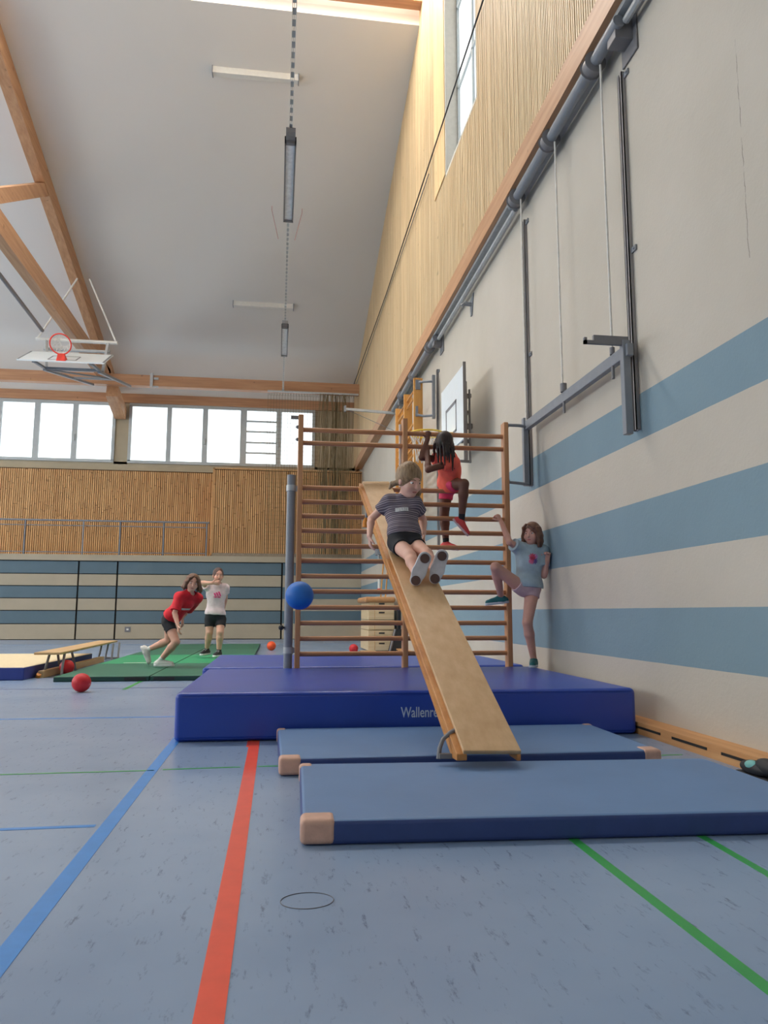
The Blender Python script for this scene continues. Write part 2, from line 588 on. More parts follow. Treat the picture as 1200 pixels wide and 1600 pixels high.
def far_window(name, x0, x1, splits, louvre=None):
    w = struct(name, MB().box(x0, x1, 24.14, 24.24, 5.44, 5.53).box(x0, x1, 24.14, 24.24, 7.27, 7.38).box(x0, x0 + 0.09, 24.14, 24.24, 5.5, 7.3).box(x1 - 0.09, x1, 24.14, 24.24, 5.5, 7.3), M['alu'])
    struct('window_pane', MB().box(x0, x1, 24.2, 24.23, 5.5, 7.32), M['pane_far'], w)
    mb = MB()
    for a, b in splits:
        mb.box(a - .02, b + .02, 24.13, 24.22, 5.5, 7.3)
    struct('window_mullion', mb, M['alu'], w)
    if louvre:
        mb = MB()
        for zc in (6.92, 6.58, 6.22, 5.88):
            mb.box(louvre[0], louvre[1], 24.15, 24.2, zc - 0.025, zc + 0.025)
        struct('window_louvre', mb, M['alu'], w)
    hd = MB()
    for a, b in splits[1::2]:
        hd.box((a + b) / 2 - 0.02, (a + b) / 2 + 0.02, 24.08, 24.13, 6.1, 6.3)
    struct('window_handle', hd, M['alu'], w)
    return w
far_window('window_1', -14.3, -5.15, [(-12.0, -11.9), (-10.9, -10.8), (-9.78, -9.68), (-8.65, -8.55), (-7.56, -7.43), (-6.42, -6.30)])
far_window('window_2', -4.74, 1.13, [(-3.55, -3.45), (-2.44, -2.32), (-1.25, -1.09), (-0.10, 0.02)], (-1.09, -0.10))

# ceiling, skylight, hidden sides
def slab(y0, z0, y1, z1, x0=-18.3, x1=2.9, th=0.2):
    return MB().hexa([(x0, y0, z0), (x1, y0, z0), (x1, y1, z1), (x0, y1, z1)], [(x0, y0, z0 + th), (x1, y0, z0 + th), (x1, y1, z1 + th), (x0, y1, z1 + th)])
struct('ceiling', slab(12.436, 11.577, 24.7, 11.577 - 0.2983 * (24.7 - 12.436)), M['ceiling'])
struct('ceiling_near', slab(-6.4, ceil_z(-6.4), 10.5, 11.577), M['ceiling'])
struct('ceiling_reveal', MB().box(-18.3, 2.45, 12.44, 12.6, 11.58, 12.55).box(-18.3, 2.45, 10.34, 10.5, 11.58, 12.55), M['white_plaster'])
struct('window_4', MB().box(-18.3, 2.5, 10.35, 12.6, 12.5, 12.56), M['pane_sky'])
struct('trim_6', MB().box(-18.3, UX, 12.12, 12.34, 11.80, 12.08), M['beam_x'])
struct('wall_near', MB().box(-18.3, 2.9, -6.5, -6.3, 0, 7.5), M['upper_plaster'])
wl = struct('wall_left', MB().box(-18.5, -18.3, -6.3, 24.6, 0, 12.6), M['upper_plaster'])
w5 = struct('added_window_left', MB().box(-18.3, -18.26, -5.0, 23.0, 3.0, 3.1).box(-18.3, -18.26, -5.0, 23.0, 6.9, 7.0), M['alu'])  # unseen window strip, added to light the hall from the left
struct('window_pane', MB().box(-18.3, -18.28, -5.0, 23.0, 3.1, 6.9), M['fill_side'], w5)
w6 = struct('added_window_rear', MB().box(-14, 1.5, -6.3, -6.26, 3.9, 4.0).box(-14, 1.5, -6.3, -6.26, 5.9, 6.0), M['alu'])  # unseen strip behind the camera, added as a weak fill light
struct('window_pane', MB().box(-14, 1.5, -6.3, -6.28, 4.0, 5.9), M['fill_rear'], w6)

# roof timbers: purlin, rafters, tie beam and brace of the truss on the left
struct('trim_7', MB().box(-18.3, UX, 22.5, 22.72, 7.47, 7.80), M['beam_x'])
def rafter(xc, w=0.2, h=0.42):
    mb = MB()
    y0, y1 = 12.5, 24.2
    z0, z1 = ceil_z(y0), ceil_z(y1)
    mb.hexa([(xc - w / 2, y0, z0 - h), (xc + w / 2, y0, z0 - h), (xc + w / 2, y1, z1 - h), (xc - w / 2, y1, z1 - h)],
            [(xc - w / 2, y0, z0), (xc + w / 2, y0, z0), (xc + w / 2, y1, z1), (xc - w / 2, y1, z1)])
    return mb
struct('trim_8', rafter(-5.27, .22, .44), M['beam'])
struct('trim_9', MB().beam((-5.27, 8.0, 7.90), (-5.27, 23.2, 7.90), 0.22, 0.44), M['beam'])
struct('trim_10', MB().beam((-5.27, 12.7, 7.66), (-5.27, 16.45, 10.05), 0.19, 0.27), M['beam'])
struct('trim_11', rafter(-12.4), M['beam'])
struct('trim_12', MB().beam((-5.0, 22.8, 7.35), (-5.0, 24.15, 7.0), 0.34, 0.36), M['beam'])

# wooden ventilation box along the foot of the right wall
vb = struct('baseboard_right', MB().box(2.402, 2.557, -6.0, 23.0, 0.0, 0.078), M['vent_wood'])
vs = MB()
for k in range(-10, 40):
    y0 = 3.02 + k * 0.52
    if y0 < 22:
        vs.box(2.399, 2.404, y0, y0 + 0.38, 0.038, 0.053)
struct('vent_slot', vs, M['dark_gap'], vb)
struct('wall_socket', MB().box(-4.36, -4.20, 23.015, 23.035, 0.22, 0.37), M['dark_steel'], fw)
struct('socket_face', MB().box(-4.31, -4.25, 23.008, 23.02, 0.27, 0.32), M['white_metal'], fw)

# ================================================================== GALLERY AND CEILING THINGS
rl = thing('gallery_railing', 'grey steel railing along the spectator gallery in front of the amber slats', 'railing', (-6, 23.02, 2.46))
part('top_rail', MB().tube([(-14, 23.02, 3.46), (-2.05, 23.02, 3.46)], 0.028, 8), M['steel'], rl, True)
part('lower_rail', MB().tube([(-14, 23.02, 3.31), (-2.1, 23.02, 3.31)], 0.014, 6).tube([(-14, 23.02, 2.53), (-2.1, 23.02, 2.53)], 0.014, 6), M['steel'], rl, True)
for px in (-2.12, -3.37, -4.62, -5.66, -7.28, -8.6, -9.9):
    part('post', MB().tube([(px, 23.02, 2.46), (px, 23.02, 3.45)], 0.022, 8), M['steel'], rl, True)

nt = thing('curtain_net', 'thin cord protective net gathered into the far right corner', 'net', (1.0, 22.35, 2.5))
part('track', MB().beam((-0.4, 22.35, 7.42), (2.36, 22.35, 7.42), 0.05, 0.05), M['bright_steel'], nt)
cords = MB()
xs = [-0.38 + 0.085 * k for k in range(19)]
for xk in xs:
    cords.tube([(xk, 22.35, 7.38), (xk + random.uniform(-.02, .02), 22.37, 5), (xk, 22.35, 2.5)], 0.004, 4)
for k in range(40):
    zk = 7.3 - k * 0.122
    cords.tube([(-0.38, 22.352, zk), (1.2, 22.352, zk)], 0.003, 4)
part('spread_net', cords, M['net'], nt)
bun = MB()
for k in range(80):
    xk = random.gauss(1.62, 0.27)
    xk = min(max(xk, 1.15), 2.18)
    yk = 22.35 + random.uniform(-.12, .12)
    pts = [(xk + random.uniform(-.035, .035), yk + random.uniform(-.03, .03), 7.38 - q * 0.81) for q in range(7)]
    bun.tube(pts, 0.006, 4)
part('gathered_folds', bun, M['net'], nt)
rg = MB()
for k in range(34):
    xk = -0.36 + k * 0.08
    rg.tube([(xk, 22.35, 7.40), (xk + 0.02, 22.35, 7.30), (xk + 0.04, 22.35, 7.40)], 0.006, 4)
part('carrier_rings', rg, M['dark_steel'], nt)

tr = thing('light_track', 'perforated grey cable channel running overhead towards the far wall', 'cable channel', (0.06, 12, 7.5))
mb = MB()
mb.box(0.038, 0.046, 2.0, 22.5, 7.47, 7.53).box(0.082, 0.090, 2.0, 22.5, 7.47, 7.53)
part('side_rail', mb, M['white_metal'], tr)
mb = MB()
for k in range(120):
    y0 = 2.05 + k * 0.17
    mb.box(0.046, 0.082, y0, y0 + 0.10, 7.485, 7.49)
mb.box(0.0615, 0.0665, 2.05, 22.45, 7.486, 7.492)
part('slotted_web', mb, M['bright_steel'], tr)
part('end_hanger', MB().beam((0.064, 22.4, 7.5), (0.064, 22.62, 7.5), 0.08, 0.06), M['dark_steel'], tr)

def strip_lamp(y0, y1, label):
    l = thing('strip_light', label, 'lamp', (0.064, (y0 + y1) / 2, 7.44), 'strip lights on the overhead channel')
    w = 0.082
    part('housing', MB().box(0.064 - w, 0.064 - w + 0.022, y0, y1, 7.36, 7.468).box(0.064 + w - 0.022, 0.064 + w, y0, y1, 7.36, 7.468)
         .box(0.064 - w, 0.064 + w, y0, y0 + 0.05, 7.36, 7.468).box(0.064 - w, 0.064 + w, y1 - 0.05, y1, 7.36, 7.468).box(0.064 - w, 0.064 + w, y0, y1, 7.45, 7.468), M['dark_steel'], l)
    part('end_cap', MB().box(0.064 - w * 0.8, 0.064 + w * 0.8, y0 - 0.2, y0, 7.40, 7.468), M['dark_steel'], l)
    part('diffuser', MB().box(0.064 - w + 0.022, 0.064 + w - 0.022, y0 + 0.05, y1 - 0.05, 7.385, 7.45), M['lamp_glass'], l)
strip_lamp(9.95, 12.15, 'long dark framed strip light on the overhead channel, nearer of the two')
strip_lamp(17.0, 19.0, 'dark framed strip light on the overhead channel, farther and smaller one')

def ceiling_lamp(x0, x1, y, label):
    z = ceil_z(y)
    l = thing('ceiling_light', label, 'lamp', ((x0 + x1) / 2, y, z), 'beige ceiling strips')
    part('housing', MB().box(x0, x1, y - 0.06, y + 0.06, z - 0.11, z + 0.03), M['white_metal'], l)
    part('end_plate', MB().box(x0 - 0.02, x0, y - 0.08, y + 0.08, z - 0.13, z + 0.03), M['steel'], l)
    part('end_plate', MB().box(x1, x1 + 0.02, y - 0.08, y + 0.08, z - 0.13, z + 0.03), M['steel'], l)
ceiling_lamp(-1.42, 0.21, 13.65, 'pale beige strip fixture on the sloping ceiling, higher one near the ridge')
ceiling_lamp(-1.34, 0.29, 20.2, 'pale beige strip fixture on the sloping ceiling, lower one near the far wall')
for q, sgn, lb in (((-0.296, 16.83), 1, 'faint red ceiling wire hanging left of the long strip light'), ((0.409, 16.84), -1, 'faint red ceiling wire hanging right of the long strip light')):
    z = ceil_z(q[1])
    solo('ceiling_wire', MB().tube([(q[0], q[1], z + 0.02), (q[0], q[1], z - 0.1), (q[0] + 0.16 * sgn, q[1] + 0.1, z - 0.75)], 0.008, 5), plain('faded_red', rgb(196, 150, 146), 0.6), lb, 'wire', (q[0], q[1], z), smooth=True)
solo('wall_cable', MB().tube([(2.36, -2, 8.25), (2.36, 8.1, 8.25), (2.36, 16.4, 8.08), (2.36, 23.9, 8.2)], 0.011, 6), M['black'],
     'thin black cable strung along the upper slatted wall', 'cable', (2.36, 10, 8.2), smooth=True)
solo('wall_cable', MB().tube([(2.37, 11.5, 8.05), (2.37, 23.9, 7.98)], 0.008, 6), M['dark_steel'],
     'second fainter cable just below the black one on the slats', 'cable', (2.37, 16, 8.0), smooth=True)

# folded-up basketball hoop hanging from the truss on the left
hp = thing('basketball_hoop', 'folded up basketball hoop hanging from the wooden roof truss', 'basketball hoop', (-5.2, 18.0, 6.6))
nrm = Vector((0, -0.486, 0.874))
slp = Vector((0, 0.874, 0.486))
b0 = Vector((-4.95, 17.3, 6.42))
def onb(u, v, w):
    return b0 + Vector((u, 0, 0)) + slp * v + nrm * w
part('backboard', MB().hexa([onb(-.94, 0, -.03), onb(.94, 0, -.03), onb(.94, 1.05, -.03), onb(-.94, 1.05, -.03)], [onb(-.94, 0, 0), onb(.94, 0, 0), onb(.94, 1.05, 0), onb(-.94, 1.05, 0)]), M['board_white'], hp)
mb = MB()
for a, b in (((-.3, .12), (-.3, .57)), ((.3, .12), (.3, .57)), ((-.3, .12), (.3, .12)), ((-.3, .57), (.3, .57))):
    mb.beam(onb(a[0], a[1], .003), onb(b[0], b[1], .003), 0.035, 0.004, nrm)
part('target_square', mb, M['steel'], hp)
for xs_ in (-.92, .92):
    part('board_edging', MB().beam(onb(xs_, .02, .003), onb(xs_, 1.03, .003), .04, .004, nrm), M['steel'], hp)
rc = onb(0, .12, .36)
rim = [rc + Vector((1, 0, 0)) * (.23 * math.cos(a * math.pi / 18)) + nrm * (.23 * math.sin(a * math.pi / 18)) for a in range(36)]
part('rim', MB().tube(rim, 0.016, 8, True), M['red_steel'], hp, True)
part('rim_mount', MB().hexa([onb(-.1, .02, 0), onb(.1, .02, 0), onb(.1, .2, 0), onb(-.1, .2, 0)], [onb(-.07, .09, .15), onb(.07, .09, .15), onb(.07, .14, .15), onb(-.07, .14, .15)]), M['red_steel'], hp)
mb = MB()
for k in range(12):
    a0 = k * math.pi / 6
    def np_(a, r, h):
        return rc + Vector((1, 0, 0)) * (r * math.cos(a)) + nrm * (r * math.sin(a)) - slp * h
    mb.tube([np_(a0, .225, 0), np_(a0 + .26, .16, -.12), np_(a0, .12, -.25), np_(a0 + .26, .1, -.36)], 0.006, 4)
    mb.tube([np_(a0, .225, 0), np_(a0 - .26, .16, -.12), np_(a0, .12, -.25), np_(a0 - .26, .1, -.36)], 0.006, 4)
part('hoop_net', mb, M['rope'], hp)
mb = MB()
for s_ in (-.62, .62):
    mb.beam(onb(s_, .1, -.06), onb(s_, .95, -.06), .06, .05)
    mb.beam(onb(s_, .15, -.06), (-4.95 + s_, 18.3, 6.55), .06, .05)
    mb.beam((-4.95 + s_, 18.25, 6.5), (-4.95 + s_ * 0.85, 22.45, 7.42), .07, .06)
mb.beam((-5.57, 18.3, 6.55), (-4.33, 18.3, 6.55), .06, .06).beam((-5.5, 20.4, 6.98), (-4.4, 20.4, 6.98), .05, .05).beam((-5.53, 18.4, 6.55), (-4.4, 20.4, 6.98), .04, .04)
part('folding_frame', mb, M['steel'], hp)
part('crossbar', MB().tube([(-5.95, 18.7, 7.4), (-4.03, 18.7, 7.4)], 0.045, 8), M['white_metal'], hp, True)
part('pivot_tube', MB().tube([(-5.75, 18.7, 7.16), (-4.2, 18.7, 7.16)], 0.04, 8).beam((-5.7, 18.7, 7.4), (-5.6, 18.5, 6.6), .06, .06).beam((-4.25, 18.7, 7.4), (-4.3, 18.5, 6.6), .06, .06), M['bright_steel'], hp, True)
for xa in (-5.92, -4.06):
    part('hanger_rod', MB().tube([(xa, 18.7, 7.4), (-4.85 if xa > -5 else -5.15, 19.0, 9.15)], 0.022, 8), M['white_metal'], hp, True)
part('actuator', MB().tube([(-5.75, 18.5, 7.55), (-5.75, 12.0, 7.75)], 0.045, 8), M['dark_steel'], hp, True)
solo('beam_clamp', MB().box(-3.86, -3.78, 22.44, 22.5, 7.42, 7.85).box(-3.75, -3.62, 22.44, 22.5, 7.66, 7.72).box(-3.86, -3.62, 22.47, 22.5, 7.42, 7.47), M['bright_steel'],
     'steel clamp bracket on the purlin right of the folded hoop', 'bracket', (-3.75, 22.47, 7.5))

# ================================================================== RIGHT WALL EQUIPMENT
def shaft(y0, y1, drums, label, brackets):
    s = thing('winch_shaft', label, 'winch shaft', (2.45, (y0 + y1) / 2, 5.12), 'rope winch shafts under the timber beam')
    part('shaft_tube', MB().tube([(2.42, y0, 5.14), (2.42, y1, 5.14)], 0.048, 12), M['steel'], s, True)
    for yd in drums:
        part('rope_drum', MB().tube([(2.42, yd - .06, 5.14), (2.42, yd - .05, 5.14), (2.42, yd - .045, 5.14), (2.42, yd + .045, 5.14), (2.42, yd + .05, 5.14), (2.42, yd + .06, 5.14)],
                                    [.06, .09, .075, .075, .09, .06], 16), M['dark_steel'], s, True)
    for yb in brackets:
        part('bracket', MB().box(2.40, 2.552, yb - .07, yb + .07, 5.03, 5.20).box(2.538, 2.553, yb - .12, yb + .12, 4.92, 5.2), M['dark_steel'], s, bevel=0.006)
    return s
shaft(4.75, 7.35, (5.22, 6.2, 7.2), 'grey winch shaft with three rope drums under the timber beam, nearer one', (4.85,))
shaft(11.3, 15.7, (11.75, 13.3, 14.6), 'grey winch shaft under the timber beam, farther one above the raised bars', (11.4, 14.9))
solo('conduit_pipe', MB().tube([(2.47, 0.5, 5.14), (2.47, 4.74, 5.14)], 0.03, 8), M['bright_steel'],
     'thin grey pipe under the timber beam at the upper right edge', 'pipe', (2.47, 2.5, 5.14), smooth=True)
solo('conduit_pipe', MB().tube([(2.47, 7.37, 5.12), (2.47, 11.28, 5.12)], 0.03, 8), M['bright_steel'],
     'thin grey pipe running under the timber beam between the winch shafts', 'pipe', (2.47, 9, 5.12), smooth=True)
def rope(y, x, z0, z1, label):
    solo('hoist_rope', MB().tube([(x, y, z1), (x + .004, y + .004, (z0 + z1) / 2), (x, y - .01, z0)], 0.0085, 8), M['rope'], label, 'rope', (x, y, z0), 'white hoist ropes on the right wall', smooth=True)
rope(5.13, 2.44, 2.74, 5.08, 'white hoist rope hanging to the bracket end of the lift frame, nearest rope')
rope(6.12, 2.44, 2.76, 5.08, 'white hoist rope hanging to the middle of the lift frame')
rope(7.10, 2.44, 2.70, 5.08, 'white hoist rope beside the far guide rail near the climbing bars')
def guide(y, label, z1=4.90, z0=2.10):
    g = thing('guide_rail', label, 'rail', (2.52, y, z0), 'vertical guide rails on the right wall')
    part('channel', MB().box(2.522, 2.554, y - .035, y - .027, z0, z1).box(2.522, 2.554, y + .027, y + .035, z0, z1).box(2.545, 2.554, y - .03, y + .03, z0, z1).box(2.522, 2.529, y - .035, y - .012, z0, z1).box(2.522, 2.529, y + .012, y + .035, z0, z1), M['rail_grey'], g)
    for zc in (z1 - .04, 3.45):
        part('fixing_lug', MB().box(2.54, 2.554, y - .10, y - .03, zc - .02, zc + .02).ball((2.54, y - .08, zc), .012, 8, 6), M['steel'], g)
guide(4.99, 'tall grey guide rail on the right wall, nearest to the camera')
guide(7.29, 'tall grey guide rail on the right wall behind the climbing bars end', 4.95, 2.08)
lf = thing('lift_frame', 'grey steel lift frame on the guide rails holding the climbing bars', 'lift frame', (2.45, 6, 2.06))
part('crossbar', MB().beam((2.455, 4.86, 2.66), (2.455, 7.16, 2.66), .05, .09), M['steel'], lf, bevel=.006)
for yl in (4.92, 7.13):
    part('leg', MB().beam((2.44, yl, 2.05), (2.44, yl, 2.74), .055, .06, (0, 1, 0)), M['steel'], lf, bevel=.006)
part('rope_eye', MB().tube([(2.44, 6.09, 2.705), (2.44, 6.09, 2.78)], .03, 10), M['dark_steel'], lf, True)
for yb in (6.09, 5.12):
    part('bolt', MB().tube([(2.44, yb, 2.52), (2.44, yb, 2.62)], .012, 8), M['dark_steel'], lf, True)
part('rope_eye', MB().tube([(2.44, 5.12, 2.705), (2.44, 5.12, 2.76)], .02, 10), M['dark_steel'], lf, True)
part('hook_arm', MB().box(2.20, 2.46, 4.90, 4.925, 2.70, 2.765).box(2.13, 2.20, 4.90, 4.925, 2.70, 2.725).box(2.13, 2.15, 4.90, 4.925, 2.70, 2.745), M['dark_steel'], lf, label='notched hook arm of the lift frame')
for zc in (2.645, 2.06):
    part('swing_arm', MB().tube([(2.45, 7.10, zc), (2.36, 7.08, zc + .005), (2.24, 7.06, zc + (.0 if zc > 2.3 else .01)), (2.215, 7.05, zc + (-.06 if zc > 2.3 else .06))], .016, 8), M['steel'], lf, True)

# raised second set of bars folded flat along the wall
rb = thing('climbing_bars', 'honey coloured wall bars raised high and folded against the right wall', 'wall bars', (2.2, 12.7, 2.05))
for yp in (11.75, 12.7, 13.65):
    part('post', MB().box(2.143, 2.292, yp - .025, yp + .025, 2.02, 4.6), M['orange_wood'], rb, bevel=.006)
for f_ in range(2):
    for k in range(14):
        zr = 4.47 - (.13 * k if k < 2 else .13 * k + .30)
        ya = 11.775 + .95 * f_
        part('rung', MB().tube([(2.2, ya, zr), (2.2, ya + .90, zr)], .019, 8), M['orange_rung'], rb, True)
part('hinge_arm', MB().tube([(2.22, 11.72, 4.52), (2.30, 11.66, 4.52), (2.44, 11.62, 4.52)], .02, 8).box(2.17, 2.25, 11.70, 11.73, 4.40, 4.56), M['steel'], rb, True)
part('hinge_arm', MB().tube([(2.17, 11.72, 3.98), (2.30, 11.68, 3.95), (2.44, 11.62, 3.95)], .02, 8).box(2.17, 2.21, 11.70, 11.73, 3.95, 4.12), M['steel'], rb, True)
guide(11.72, 'tall grey guide rail on the right wall beside the raised honey coloured bars', 4.75, 1.7)
part('leg', MB().beam((2.45, 11.62, 3.9), (2.45, 11.62, 4.62), .05, .06, (0, 1, 0)), M['steel'], rb)
sa = thing('swing_arm_bracket', 'slim grey bracket arm sticking out from the wall beyond the raised bars', 'bracket', (2.4, 15.8, 5.1))
part('arm', MB().beam((2.5, 15.8, 5.10), (1.38, 15.8, 5.15), .05, .05), M['bright_steel'], sa)
part('end_plate', MB().box(1.36, 1.40, 15.77, 15.83, 5.09, 5.22), M['steel'], sa)
part('stay_wire', MB().tube([(1.42, 15.8, 5.14), (2.5, 15.9, 4.72)], .006, 5), M['dark_steel'], sa)

# practice basket on the right wall
bb = thing('basketball_basket', 'white backboard with yellow ring folded along the right wall', 'basketball hoop', (2.3, 9.3, 2.85))
part('backboard', MB().box(2.2, 2.225, 8.68, 9.92, 2.885, 3.81), M['board_white'], bb, bevel=.004)
mb = MB()
for a in ((8.68, 9.92, 2.885, 2.915), (8.68, 9.92, 3.785, 3.81), (8.68, 8.70, 2.885, 3.81), (9.9, 9.92, 2.885, 3.81)):
    pass
for y0, y1, z0, z1 in ((9.05, 9.64, 3.44, 3.48), (9.05, 9.64, 3.07, 3.10), (9.05, 9.085, 3.07, 3.48), (9.605, 9.64, 3.07, 3.48)):
    mb.box(2.196, 2.202, y0, y1, z0, z1)
part('target_square', mb, M['dark_steel'], bb)
part('edge_strip', MB().box(2.195, 2.23, 8.66, 8.68, 2.62, 3.84), M['frame_grey'], bb)
rim = [(1.86 + .225 * math.cos(a * math.pi / 20), 9.3 + .225 * math.sin(a * math.pi / 20), 3.075) for a in range(40)]
part('rim', MB().tube(rim, .011, 8, True), M['yellow'], bb, True)
part('rim_mount', MB().box(2.08, 2.2, 9.22, 9.38, 3.03, 3.09), M['yellow'], bb)
mb = MB()
for k in range(12):
    a0 = k * math.pi / 6
    def nq(a, r_, h):
        return (1.86 + r_ * math.cos(a), 9.3 + r_ * math.sin(a), 3.075 - h)
    for sg in (.26, -.26):
        mb.tube([nq(a0, .22, 0), nq(a0 + sg, .17, .12), nq(a0, .14, .24), nq(a0 + sg, .13, .36)], .0055, 4)
part('basket_net', mb, M['rope'], bb)
fr_ = M['frame_grey']
part('frame_tube', MB().tube([(2.29, 8.95, 2.68), (2.29, 8.95, 3.68)], .026, 8), fr_, bb, True)
part('frame_tube', MB().tube([(2.345, 8.95, 2.64), (2.345, 8.95, 3.58)], .014, 8), fr_, bb, True)
for z_ in (3.1, 3.5):
    part('frame_arm', MB().beam((2.225, 8.97, z_), (2.37, 8.97, z_), .05, .05), fr_, bb)
    part('frame_arm', MB().beam((2.225, 9.75, z_), (2.554, 9.75, z_), .05, .05), fr_, bb)
part('frame_arm', MB().beam((2.215, 8.95, 2.66), (2.36, 8.97, 2.66), .03, .03), fr_, bb)
part('wall_plate', MB().box(2.225, 2.554, 9.6, 9.66, 3.25, 3.31), fr_, bb)
sb = thing('hook_plate', 'small grey hook plate fixed high on the beige wall', 'hook', (2.5, 9.5, 4.9))
part('wall_plate', MB().hexa([(2.54, 9.52, 4.80), (2.554, 9.52, 4.80), (2.554, 9.58, 4.80), (2.54, 9.58, 4.80)], [(2.54, 9.42, 5.08), (2.554, 9.42, 5.08), (2.554, 9.62, 5.02), (2.54, 9.62, 5.02)]), M['steel'], sb)
part('hook', MB().tube([(2.545, 9.52, 4.95), (2.44, 9.53, 4.96), (2.41, 9.54, 4.93)], .028, 8), M['steel'], sb, True)

# ================================================================== MATS
def quad_mat(name, fl, fr, br, bl, h, top, side, label, cat, group=None, corners=0.0, corner_which=(), bevel=.018, loops=True):
    """fl, fr, br, bl: ground corners (x, y); one cover with a lighter top, leather corner caps as parts"""
    c = [Vector((q[0], q[1], 0)) for q in (fl, fr, br, bl)]
    cen = sum(c, Vector()) / 4
    t_ = thing(name, label, cat, tuple(cen), group)
    mb = MB().hexa(c, [q + Vector((0, 0, h)) for q in c])
    ob = part('cover', mb, side, t_, bevel=bevel, seg=4)
    ob.data.materials.append(top)
    for pg in ob.data.polygons:
        if pg.normal.z > 0.8:
            pg.material_index = 1
    for k in corner_which:
        p0, pn, pp = c[k], c[(k + 1) % 4], c[(k - 1) % 4]
        cs = corners if k in (0, 1) else corners * .6
        d1 = (pn - p0).normalized()
        d2 = (pp - p0).normalized()
        e = .004
        q0 = p0 - d1 * e - d2 * e
        lo = [q0, q0 + d1 * cs, q0 + d1 * cs + d2 * cs * .9, q0 + d2 * cs * .9]
        if d1.cross(d2).z < 0:
            lo.reverse()
        part('corner_cap', MB().hexa([q + Vector((0, 0, .002)) for q in lo], [q + Vector((0, 0, h + .004)) for q in lo]), M['leather'], t_, bevel=.02, seg=4)
    return t_, ob

fm, cover = quad_mat('crash_mat', (-0.615, 4.93), (2.395, 4.87), (2.395, 6.95), (-0.60, 6.98), .30, M['fat_mat'], M['fat_mat'],
                     'thick royal blue crash mat in front of the climbing bars, pale lettering on it', 'crash mat', 'thick blue crash mats', bevel=.035)
a_, b_ = Vector((-0.615, 4.93, 0)), Vector((2.395, 4.87, 0))
ux = (b_ - a_).normalized()
text_mesh('Wallenreiter', .092, a_ + ux * ((0.805 + 0.615)) + Vector((0, -.0005, .133)), ux * .70, (0, 0, 1), M['lettering'], 'lettering', fm, .002, .012)
seam = MB()
for z in (.02, .285):
    seam.beam(a_ + Vector((.04, -.002, z)), b_ + Vector((-.04, -.002, z)), .006, .004)
part('piping', seam, M['fat_mat'], fm)
quad_mat('crash_mat', (-0.66, 7.16), (2.39, 7.16), (2.39, 8.75), (-0.66, 9.25), .30, M['fat_mat'], M['fat_mat'],
         'thick royal blue crash mat lying behind the climbing bars', 'crash mat', 'thick blue crash mats', bevel=.035)
quad_mat('gym_mat', (0.10, 2.735), (2.10, 2.625), (2.125, 3.62), (0.125, 3.74), .085, M['mat'], M['mat_side'],
         'steel blue gym mat with tan leather corners nearest the camera', 'gym mat', 'blue gym mats with leather corners', .125, (0, 3))
quad_mat('gym_mat', (0.03, 3.87), (2.02, 3.85), (2.03, 4.80), (0.02, 4.86), .085, M['mat'], M['mat_side'],
         'steel blue gym mat with tan leather corners between the front mat and the crash mat', 'gym mat', 'blue gym mats with leather corners', .115, (0, 1, 2, 3))
rows = [(9.26, 11.52, 'mat_green', 'near dark'), (11.54, 13.75, 'mat_lime', 'bright'), (13.77, 15.95, 'mat_green', 'third row dark'), (15.97, 18.3, 'mat_green', 'farthest dark')]
for y0, y1, mm, w in rows:
    for x0, x1, sd in ((-2.52, -1.452, 'left'), (-1.445, -0.36, 'right')):
        if mm == 'mat_green' and y0 < 10 and sd == 'right':
            x1 = -0.40
        lab = {'near dark': 'dark green gym mat in the nearest green row, %s one of its pair',
               'bright': 'bright green gym mat in the bright middle row, %s one of its pair',
               'third row dark': 'dark green gym mat just behind the bright row, %s one of its pair',
               'farthest dark': 'dark green gym mat in the row farthest back, %s one of its pair'}[w] % sd
        gm, gc = quad_mat('green_mat', (x0, y0), (x1, y0), (x1, y1), (x0, y1), .06, M[mm], M['mat_green_side'], lab, 'gym mat', 'green gym mats', bevel=.012)
        if y0 < 10:
            cx = x1 - .16 if sd == 'left' else x0 + .16
            part('carry_strap', MB().box(cx - .12, cx + .12, y0 - .006, y0 + .002, .012, .045), M['black'], gm)
        if w == 'bright' and sd == 'left':
            part('white_strip', MB().box(-2.2, -1.75, 11.62, 11.68, .0595, .0612), M['white_metal'], gm)
cm, _ = quad_mat('vaulting_mat', (-5.4, 9.62), (-2.93, 9.55), (-2.86, 12.6), (-5.4, 12.7), .15, M['cream'], M['blue_side'],
                 'cream topped mat with blue sides at the left edge beside the bench', 'gym mat', None, bevel=.012)

# ================================================================== CLIMBING BARS AND SLIDE BOARD
BY = 7.05
wb = thing('climbing_bars', 'beech wall bars swung out from the wall between the blue crash mats', 'wall bars', (1.2, BY, 0.0))
for xp in (0.195, 1.195, 2.20):
    part('post', MB().box(xp - .024, xp + .024, BY - .055, BY + .055, 0.0, 2.66), M['bars_z'], wb, bevel=.008, seg=3)
zs = [2.522, 2.395, 1.964, 1.830, 1.696, 1.558, 1.416, 1.276, 1.133, .991, .844, .701, .559, .420]
for x0, x1 in ((0.215, 1.175), (1.215, 2.18)):
    for z in zs:
        mb = MB()
        mb.tube([(x0 - .006, BY, z), (x1 + .006, BY, z)], 0.0225, 12)
        part('rung', mb, M['bars'], wb, True)
part('latch', MB().box(.10, .175, BY - .012, BY + .012, 2.625, 2.655), M['dark_steel'], wb)
for z in (2.54, 2.42):
    part('bolt', MB().ball((.165, BY - .03, z), .018, 10, 6), M['dark_steel'], wb, True)
part('edge_strip', MB().box(1.150, 1.170, BY + .03, BY + .06, 2.0, 2.62), M['white_metal'], wb, label='white strip along the middle post')
sp = thing('support_pole', 'round grey steel pole clamped to the free end of the climbing bars', 'pole', (0.115, BY, 0.0))
